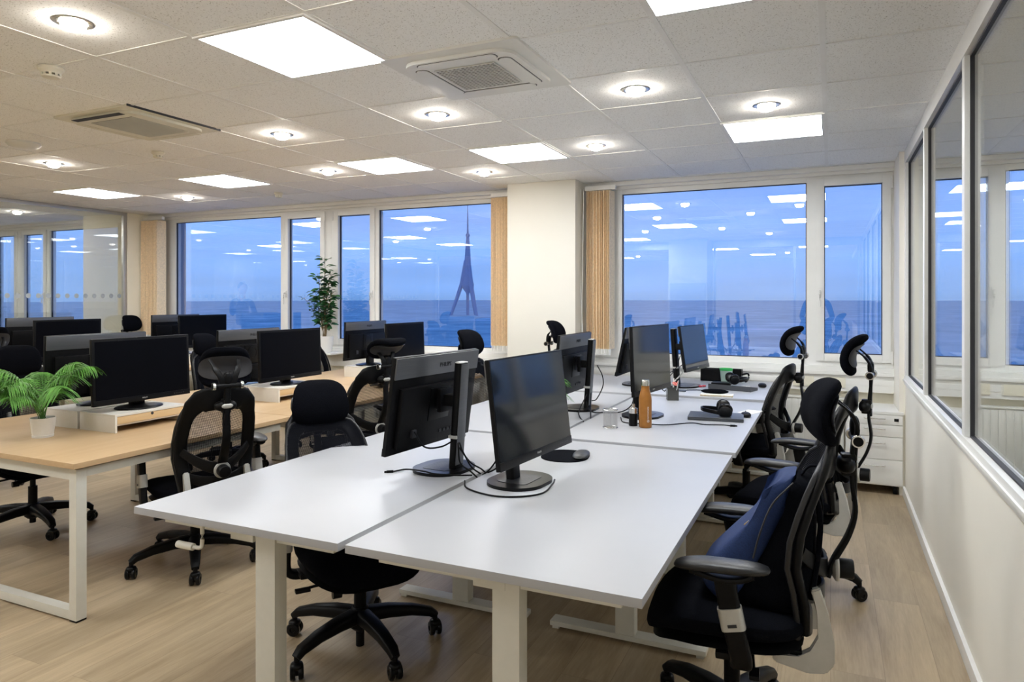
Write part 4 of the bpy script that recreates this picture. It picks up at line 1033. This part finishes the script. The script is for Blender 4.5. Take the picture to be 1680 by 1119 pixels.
# second arm-like stand post in front of the blue monitor
# items on oak desks
t = thing('tablet', 'blue-grey folder lying on the middle oak desk riser', 'folder', (-4.02, 3.92, RZ + .0002), R(0)); obj('cover', MB().box((0, -.02, .005), (.20, .14, .008), .002), 'blue_card', t)
t = thing('keyboard', 'dark keyboard propped on the oak desk beside the tilted headrest', 'keyboard', (-3.36, 4.95, .755), R(-12)); t.rotation_euler = (0, R(-14), R(-12))
obj('keyboard_case', MB().box((0, 0, .008), (.15, .42, .014), .004), 'grey_device', t)
m = MB()
for i in range(5):
    for j in range(15): m.box((-.055 + i * .027, -.19 + j * .027, .018), (.021, .021, .008), .002)
kk = obj('keys', m, 'keyboard_key', t)
tag(obj('notepad_stack', MB().box((0, 0, .018), (.2, .3, .034), .002), 'paper', None, (-3.38, 4.98, .7301), (0, 0, R(-12))), 'stack of paper under the dark keyboard on the oak desk', 'paper')

# ------------------------------------------------------------------ cables
def cable(label, pts, r=.0035, m='black_plastic', plug=None, name='cable'):
    o = obj(name, MB().tube(bez(pts, 8), r, 7), m); tag(o, label, 'cable')
    if plug:
        a = Vector(plug[0]); d = Vector(plug[1]).normalized(); mm = MB(); mm.sweep([a, a + d * .028], rrect(.012, .008, .002, 2), side=(0, 0, 1)); mm.sweep([a + d * .028, a + d * .038], rrect(.008, .004, .001, 1), side=(0, 0, 1)); obj('plug', mm, m, o)
    return o
z = Z1 + .004
cable('loose black cable with a plug end across the back-turned near monitor base', [(-1.69, 2.48, z), (-1.66, 2.52, z + .003), (-1.60, 2.50, z + .012), (-1.52, 2.46, z + .022), (-1.47, 2.45, z + .02), (-1.40, 2.50, z + .01), (-1.355, 2.56, z + .001)], plug=((-1.69, 2.48, z), (-1, -.8, 0)))
cable('black cable drooping from the back of the near back-turned monitor', [(-1.56, 2.44, .92), (-1.53, 2.47, .855), (-1.48, 2.52, .85), (-1.45, 2.60, .865), (-1.42, 2.60, .82), (-1.38, 2.60, .76), (-1.345, 2.62, .728)])
cable('second black cable down the near monitor column into the desk gap', [(-1.455, 2.62, .872), (-1.43, 2.58, .84), (-1.41, 2.56, .78), (-1.37, 2.57, .75), (-1.34, 2.58, .722)])
cable('third black cable down the near monitor column into the desk gap', [(-1.465, 2.60, .874), (-1.44, 2.61, .83), (-1.40, 2.63, .77), (-1.36, 2.65, .742), (-1.338, 2.66, .722)])
cable('black cable looping in front of the dark-screen monitor base', [(-1.34, 2.47, .735), (-1.28, 2.38, z), (-1.15, 2.33, z), (-1.05, 2.36, z), (-.99, 2.44, z), (-.985, 2.53, z + .012), (-.995, 2.58, z + .017)])
cable('black cable from the gap up behind the dark-screen monitor', [(-1.335, 2.62, .725), (-1.29, 2.60, .76), (-1.25, 2.60, .82), (-1.235, 2.62, .90), (-1.21, 2.63, .92), (-1.19, 2.62, .90)])
cable('second black cable from the gap behind the dark-screen monitor', [(-1.335, 2.64, .725), (-1.28, 2.64, .755), (-1.24, 2.66, .81), (-1.20, 2.66, .86)])
cable('black cable hanging behind the middle back-turned monitor', [(-1.43, 4.50, 1.02), (-1.40, 4.52, .95), (-1.39, 4.50, .88), (-1.42, 4.46, .80), (-1.44, 4.42, .79)])
cable('black cable running from the middle monitor into the desk gap', [(-1.44, 4.40, .86), (-1.41, 4.30, .80), (-1.37, 4.18, .765), (-1.337, 4.08, .728)])
cable('second black cable from the middle monitor into the desk gap', [(-1.45, 4.38, .86), (-1.45, 4.20, .765), (-1.40, 4.05, .748), (-1.338, 3.96, .728)])
cable('black cable from the middle monitor across to the greenish monitor', [(-1.44, 4.30, .80), (-1.40, 4.26, .748), (-1.30, 4.24, .748), (-1.20, 4.28, .755), (-1.14, 4.30, .80), (-1.12, 4.28, .88)])
cable('long black cable with a plug running from the mesh cup past the laptop', [(-1.16, 4.12, .7475), (-1.10, 3.98, .7445), (-.98, 3.98, .7445), (-.86, 4.00, .7445), (-.74, 4.12, .7445), (-.66, 4.10, .7445), (-.56, 4.13, .7445), (-.52, 4.12, .7445)], .003, plug=((-.52, 4.12, .745), (1, .2, 0)))
cable('black cable bundle hanging from the window-end monitor', [(-1.12, 5.75, 1.0), (-1.12, 5.60, .92), (-1.16, 5.48, .84), (-1.18, 5.36, .78), (-1.15, 5.30, .762)])
cable('second black cable arc left of the blue-reflecting monitor', [(-1.45, 5.90, .86), (-1.30, 5.85, .83), (-1.20, 5.80, .86), (-1.10, 5.78, .93)])
cable('grey cable bundle beside the pen holder', [(-1.05, 5.68, .96), (-1.06, 5.50, .88), (-1.12, 5.36, .80), (-1.10, 5.20, .765)], .005, 'silver_plastic')
cable('thin cable on the window-end desk running to the control console', [(-1.05, 5.45, .7595), (-.95, 5.50, .7595), (-.86, 5.52, .7595)], .003)
cable('black cable loop hanging below the front white desks', [(-1.60, 2.78, .705), (-1.36, 2.78, .60), (-1.33, 2.66, .42), (-1.20, 2.55, .33), (-1.05, 2.50, .45), (-1.0, 2.46, .69)], .005)
cable('black cable loop under the front oak desk', [(-3.85, 3.05, .66), (-3.84, 3.08, .60), (-3.75, 3.1, .56), (-3.62, 3.12, .60), (-3.55, 3.1, .68)], .005)
cable('thin dark cable hanging beside the first chair under the oak desk', [(-3.3, 3.0, .70), (-3.34, 3.02, .5), (-3.28, 3.1, .3), (-3.2, 3.2, .10), (-3.15, 3.3, .004)], .003)

# ------------------------------------------------------------------ plants
def palm(x, y, z, label, pot_r=.055, pot_h=.085, s=1.0, n=15, seed=3, dirs=None, pot=True):
    DROOP = .75
    rnd = random.Random(seed); t = thing('potted_palm', label, 'potted plant', (x, y, z))
    obj('pot', MB().lathe([(.001, 0), (pot_r * .82, 0), (pot_r * .85, .012), (pot_r * .82, .014), (pot_r * .83, .016), (pot_r, pot_h), (pot_r, pot_h + .004), (pot_r * .93, pot_h + .004), (pot_r * .9, pot_h - .012), (.001, pot_h - .012)], 32), 'pot_white', t)
    obj('soil', MB().lathe([(.001, pot_h - .006), (pot_r * .88, pot_h - .009), (pot_r * .88, pot_h - .011)], 24), 'soil', t)
    st = MB(); fo = MB()
    for i in range(n):
        az = dirs[i] if dirs else rnd.uniform(0, 2 * math.pi); az = R(az) if dirs else az
        ln = s * rnd.uniform(.17, .30); up = rnd.uniform(.35, 1.0)
        d = Vector((math.cos(az), math.sin(az), 0)); p0 = Vector((rnd.uniform(-.015, .015), rnd.uniform(-.015, .015), pot_h - .01))
        pts = []
        for k in range(13):
            u = k / 12; pts.append(p0 + d * (ln * (u ** 1.25)) * (.5 + .6 * (1 - up * .5)) + Vector((0, 0, s * (.24 * up + .06) * math.sin(min(1.9, u * (1.5 + .5 * (1 - up)))))))
        st.tube(pts, .0022, 5, scale=[1 - .6 * k / 12 for k in range(13)])
        for k in range(4, 13):
            u = k / 12; tg = (pts[k] - pts[k - 1]).normalized(); sdv = tg.cross(Vector((0, 0, 1)))
            if sdv.length < .05: sdv = Vector((-d.y, d.x, 0))
            sdv.normalize()
            for half in (0, .5):
                if k == 12 and half: continue
                base = pts[k].lerp(pts[min(k + 1, 12)], half)
                for sgn in (-1, 1):
                    ll = s * .10 * (math.sin(math.pi * min(1, (u - .18) / .95)) ** .6 + .15) * rnd.uniform(.8, 1.15)
                    dd = (sdv * sgn * .85 + tg * .75).normalized(); nrm = tg.cross(dd).normalized(); wv = dd.cross(nrm).normalized() * .0046 * s
                    q = []
                    for v in (0, .35, .7, 1):
                        c = base + dd * ll * v - Vector((0, 0, ll * DROOP * v * v)); ww = wv * math.sin(math.pi * (v * .88 + .1)); q.append((c - ww, c + Vector((0, 0, .0015)), c + ww))
                    vs = [[fo.bm.verts.new(p) for p in row] for row in q]
                    for A, B in zip(vs, vs[1:]):
                        for j in range(2): fo.bm.faces.new([A[j], A[j + 1], B[j + 1], B[j]])
    obj('stems', st, 'palm_green', t); obj('fronds', fo, 'palm_green', t, ang=80)
    return t
palm(-3.83, 2.34, .7301, 'small potted palm in a white pot on the front oak desk', .06, .10, 1.05, 24, 5)
palm(-1.60, 3.90, .7385, 'little fern palm half hidden behind the near dark-screen monitor', .04, .06, .75, 10, 8)

def ficus(x, y, z, label):
    rnd = random.Random(12); t = thing('potted_ficus', label, 'potted plant', (x, y, z))
    obj('pot', MB().lathe([(.001, 0), (.075, 0), (.08, .01), (.10, .17), (.10, .18), (.092, .18), (.09, .16), (.001, .16)], 32), 'pot_white', t)
    obj('soil', MB().lathe([(.001, .165), (.09, .162), (.09, .158)], 24), 'soil', t)
    st = MB(); fo = MB()
    stems = [((0, 0), (.0, 0), .90), ((.02, .0), (.10, .0), .55), ((-.02, 0), (-.14, 0), .58), ((0, .01), (.04, .05), .75), ((-.01, -.01), (-.07, -.03), .72), ((.0, -.01), (-.30, .0), .50), ((.01, 0), (.08, -.03), .66)]
    for (a, b), (cx, cy), hh in stems:
        p = [Vector((a + (cx - a) * (u ** 1.6) + .008 * math.sin(u * 9), b + (cy - b) * u, .15 + hh * u - (.0 if hh > .6 else .04 * u * u))) for u in [k / 12 for k in range(13)]]
        st.tube(p, .0055, 6, scale=[1 - .7 * k / 12 for k in range(13)])
        nl = int(78 * hh)
        for i in range(nl):
            u = .22 + .78 * i / nl; k = min(11, int(u * 12)); c = p[k].lerp(p[k + 1], u * 12 - k)
            az = rnd.uniform(0, 6.283); d = Vector((math.cos(az), math.sin(az) * .7, rnd.uniform(-.1, .6))).normalized()
            ln = rnd.uniform(.055, .09); pet = c + d * rnd.uniform(.01, .05); st.tube([c, pet], .0012, 3)
            up = Vector((rnd.uniform(-.5, .5), rnd.uniform(-.9, 0), 1)).normalized(); wv = d.cross(up).normalized(); up = wv.cross(d)
            q = []
            for v in (0, .2, .45, .7, .9, 1):
                w = ln * .27 * math.sin(math.pi * min(.98, v * .9 + .06)) ** .8; cc = pet + d * ln * v - up * ln * .22 * v * v
                q.append([fo.bm.verts.new(pp) for pp in (cc - wv * w + up * w * .3, cc, cc + wv * w + up * w * .3)])
            for A, B in zip(q, q[1:]):
                for j in range(2): fo.bm.faces.new([A[j], A[j + 1], B[j + 1], B[j]])
    obj('stems', st, 'stem_brown', t); obj('leaves', fo, 'leaf_green', t, ang=80)
ficus(-5.13, 6.18, .87, 'tall leafy ficus in a white pot on the window sill')
sp = MB(); sp.b2(-5.30, -4.96, 6.08, 6.36, .85, .869, .003); tag(obj('plant_shelf', sp, 'window_frame'), 'small white shelf board under the tall ficus', 'shelf')

# ------------------------------------------------------------------ people, seen only mirrored in the window glass
def skinned(name, chain, m, parent, lv=2):
    """chain: list of (point, radius, parent index)"""
    me = bpy.data.meshes.new(name); me.from_pydata([c[0] for c in chain], [(c[2], i) for i, c in enumerate(chain) if c[2] is not None], [])
    o = bpy.data.objects.new(name, me); COL.objects.link(o); o.parent = parent
    sk = o.modifiers.new('skin', 'SKIN'); me.skin_vertices.new() if not me.skin_vertices else None
    sv = me.skin_vertices[0].data
    for i, c in enumerate(chain): sv[i].radius = (c[1], c[1]) if not isinstance(c[1], tuple) else c[1]
    sv[0].use_root = True; sk.use_smooth_shade = True
    sb = o.modifiers.new('sub', 'SUBSURF'); sb.levels = lv; sb.render_levels = lv
    me.materials.append(M[m]); return o
def hand(parent, w, d, n, m='skin', curl=.5):
    """w wrist point, d pointing direction, n palm normal; four fingers and a side thumb, each a tapered chain"""
    w, d, n = Vector(w), Vector(d).normalized(), Vector(n).normalized(); sd = d.cross(n).normalized(); ch = [(w - d * .01, .022, None), (w + d * .04, (.034, .015), 0), (w + d * .078, (.036, .013), 1)]
    for i, (o, l) in enumerate(((-.027, .068), (-.009, .078), (.009, .072), (.026, .056))):
        b = w + d * .085 + sd * o; k = len(ch); ch.append((b, .0095, 2)); p = b; dr = d.copy()
        for j in range(3):
            dr = (dr + n * curl * .6).normalized(); p = p + dr * l / 3; ch.append((p, .0085 - .0007 * j, k + j))
    b = w + d * .03 - sd * .036; k = len(ch); ch.append((b, .011, 1)); ch.append((b + (d * .6 - sd * .7 + n * .3).normalized() * .03, .010, k)); ch.append((b + (d * .6 - sd * .7 + n * .3).normalized() * .03 + (d * .9 + n * .3).normalized() * .03, .0085, k + 1))
    return skinned('hand', ch, m, parent)
def person(label, x, y, face, pose):
    t = thing('person', label, 'person', (x, y, 0), R(face))   # faces +X
    J = dict(hip=Vector((0, 0, .95)), chest=Vector((.0, 0, 1.28)), neck=Vector((-.01, 0, 1.47)), head=Vector((.02, 0, 1.60)))
    body = [(J['hip'], (.13, .16), None), (Vector((.01, 0, 1.10)), (.11, .145), 0), (J['chest'], (.12, .17), 1), (Vector((-.01, 0, 1.42)), (.07, .12), 2), (Vector((-.01, 0, 1.50)), .055, 3)]
    for s_ in (-1, 1):
        k = len(body); body += [(Vector((-.01, s_ * .17, 1.40)), .06, 3)]
        el, wr = (Vector((.02, s_ * .25, 1.14)), Vector((.22, s_ * .20, 1.06))) if not (pose == 'chin' and s_ > 0) else (Vector((.10, .22, 1.16)), Vector((.14, .07, 1.40)))
        body += [(el, .045, k), (wr, .033, k + 1)]
    obj_ = skinned('sweater', body, 'dark_sweater', t)
    legs = [(Vector((0, 0, .98)), (.13, .17), None)]
    for s_ in (-1, 1):
        k = len(legs); legs += [(Vector((0, s_ * .09, .86)), .088, 0), (Vector((.015, s_ * .10, .50)), .062, k), (Vector((-.01, s_ * .10, .09)), .045, k + 1)]
    skinned('trousers', legs, 'black_fabric', t)
    for s_ in (-1, 1): skinned('shoe', [(Vector((-.04, s_ * .10, .045)), .042, None), (Vector((.06, s_ * .105, .038)), (.045, .036), 0), (Vector((.17, s_ * .11, .03)), (.038, .026), 1)], 'black_plastic', t, 2)
    hm = MB()
    def hw(v):
        a, b, c = v; c2 = c; k = 1 - .22 * max(0, -c / .115) ** 1.5
        nose = .022 * math.exp(-((b / .014) ** 2) - ((c + .012) / .022) ** 2) if a > 0 else 0
        eye = -.008 * (math.exp(-(((abs(b) - .032) / .015) ** 2) - ((c - .012) / .012) ** 2)) if a > 0 else 0
        lip = .005 * math.exp(-((b / .024) ** 2) - ((c + .055) / .008) ** 2) if a > 0 else 0
        return (a * (1 if a > 0 else 1.08) + nose + eye + lip, b * k, c2)
    hm.pad((.185, .152, .235), (2.1, 2.1), (0, 0, 0), hw, 48, 32)
    hm.lathe([(.05, -.19), (.047, -.12), (.05, -.06)], 16)
    hd = obj('head', hm, 'skin', t, (.03, 0, 1.645), (0, R(6), 0))
    for s_ in (-1, 1):
        obj('eye', MB().pad((.014, .026, .014), (2, 2), nu=14, nv=8), 'paper', hd, (.083, s_ * .032, .014)); obj('iris', MB().pad((.006, .010, .010), (2, 2), nu=10, nv=6), 'black_gloss', hd, (.0895, s_ * .032, .014))
        obj('ear', MB().pad((.035, .016, .06), (2, 2), nu=14, nv=10), 'skin', hd, (-.005, s_ * .076, 0))
    obj('mouth', MB().pad((.008, .045, .010), (2, 2), nu=14, nv=6), 'pink_paper', hd, (.088, 0, -.056))
    def hairw(v):
        a, b, c = v
        return (a - .012, b, max(c, -.01 - .09 * max(0, -a / .1)) + .018 + .004 * noise.noise(Vector((a * 60, b * 60, c * 60)))) if a < .05 else (a - .012 - .35 * (a - .05), b, max(c, .055) + .018)
    obj('hair', MB().pad((.20, .168, .235), (2.1, 2.1), (0, 0, 0), hairw, 40, 26), 'hair_brown', hd)
    if pose == 'chin':
        hand(t, (.145, .065, 1.42), (.0, -.25, 1), (-.6, -.6, .2), curl=.8); hand(t, (.225, -.20, 1.06), (1, .5, .1), (0, .3, -1), curl=.5)
    else:
        for s_ in (-1, 1): hand(t, (.225, s_ * .20, 1.06), (1, -s_ * .5, .2), (0, -s_, -.2), curl=.6)
    return t
person('person in dark sweater, hand at chin, mirrored faintly in the left window', -9.9, 3.3, 25, 'chin')
person('person in a dark sweater standing behind the camera, mirrored faintly in the right window', -.22, -.42, 90, 'hold')

# ------------------------------------------------------------------ outside
gnd = MB(); gnd.b2(-9000, 9000, 12, 16000, -46, -45); struct('ground', gnd, 'hazy_dusk_land')
t = thing('broadcast_tower', 'tall tapering broadcast tower on the horizon outside the window', 'tower', (-905, 1685, -45))
Ht = 305
m = MB()
for a in (90, 210, 330):
    d = Vector((math.cos(R(a)), math.sin(R(a)), 0)); m.sweep([d * 46, d * 30 + Vector((0, 0, 45)), d * 16 + Vector((0, 0, 88)), d * 7 + Vector((0, 0, 150))], rrect(9, 9, 1, 1), side=(0, 1, 0), scale=[.7, .9, 1, .6])
obj('tower_legs', m, 'hazy_tower_steel', t)
obj('tower_shaft', MB().lathe([(4, -2), (4, 60), (17, 78), (18, 84), (15, 92), (9, 140), (6.5, 185), (4, 215), (6, 216), (6, 222), (3, 224), (2, 260), (1.0, Ht), (.2, Ht + 25)], 10), 'hazy_tower_steel', t)
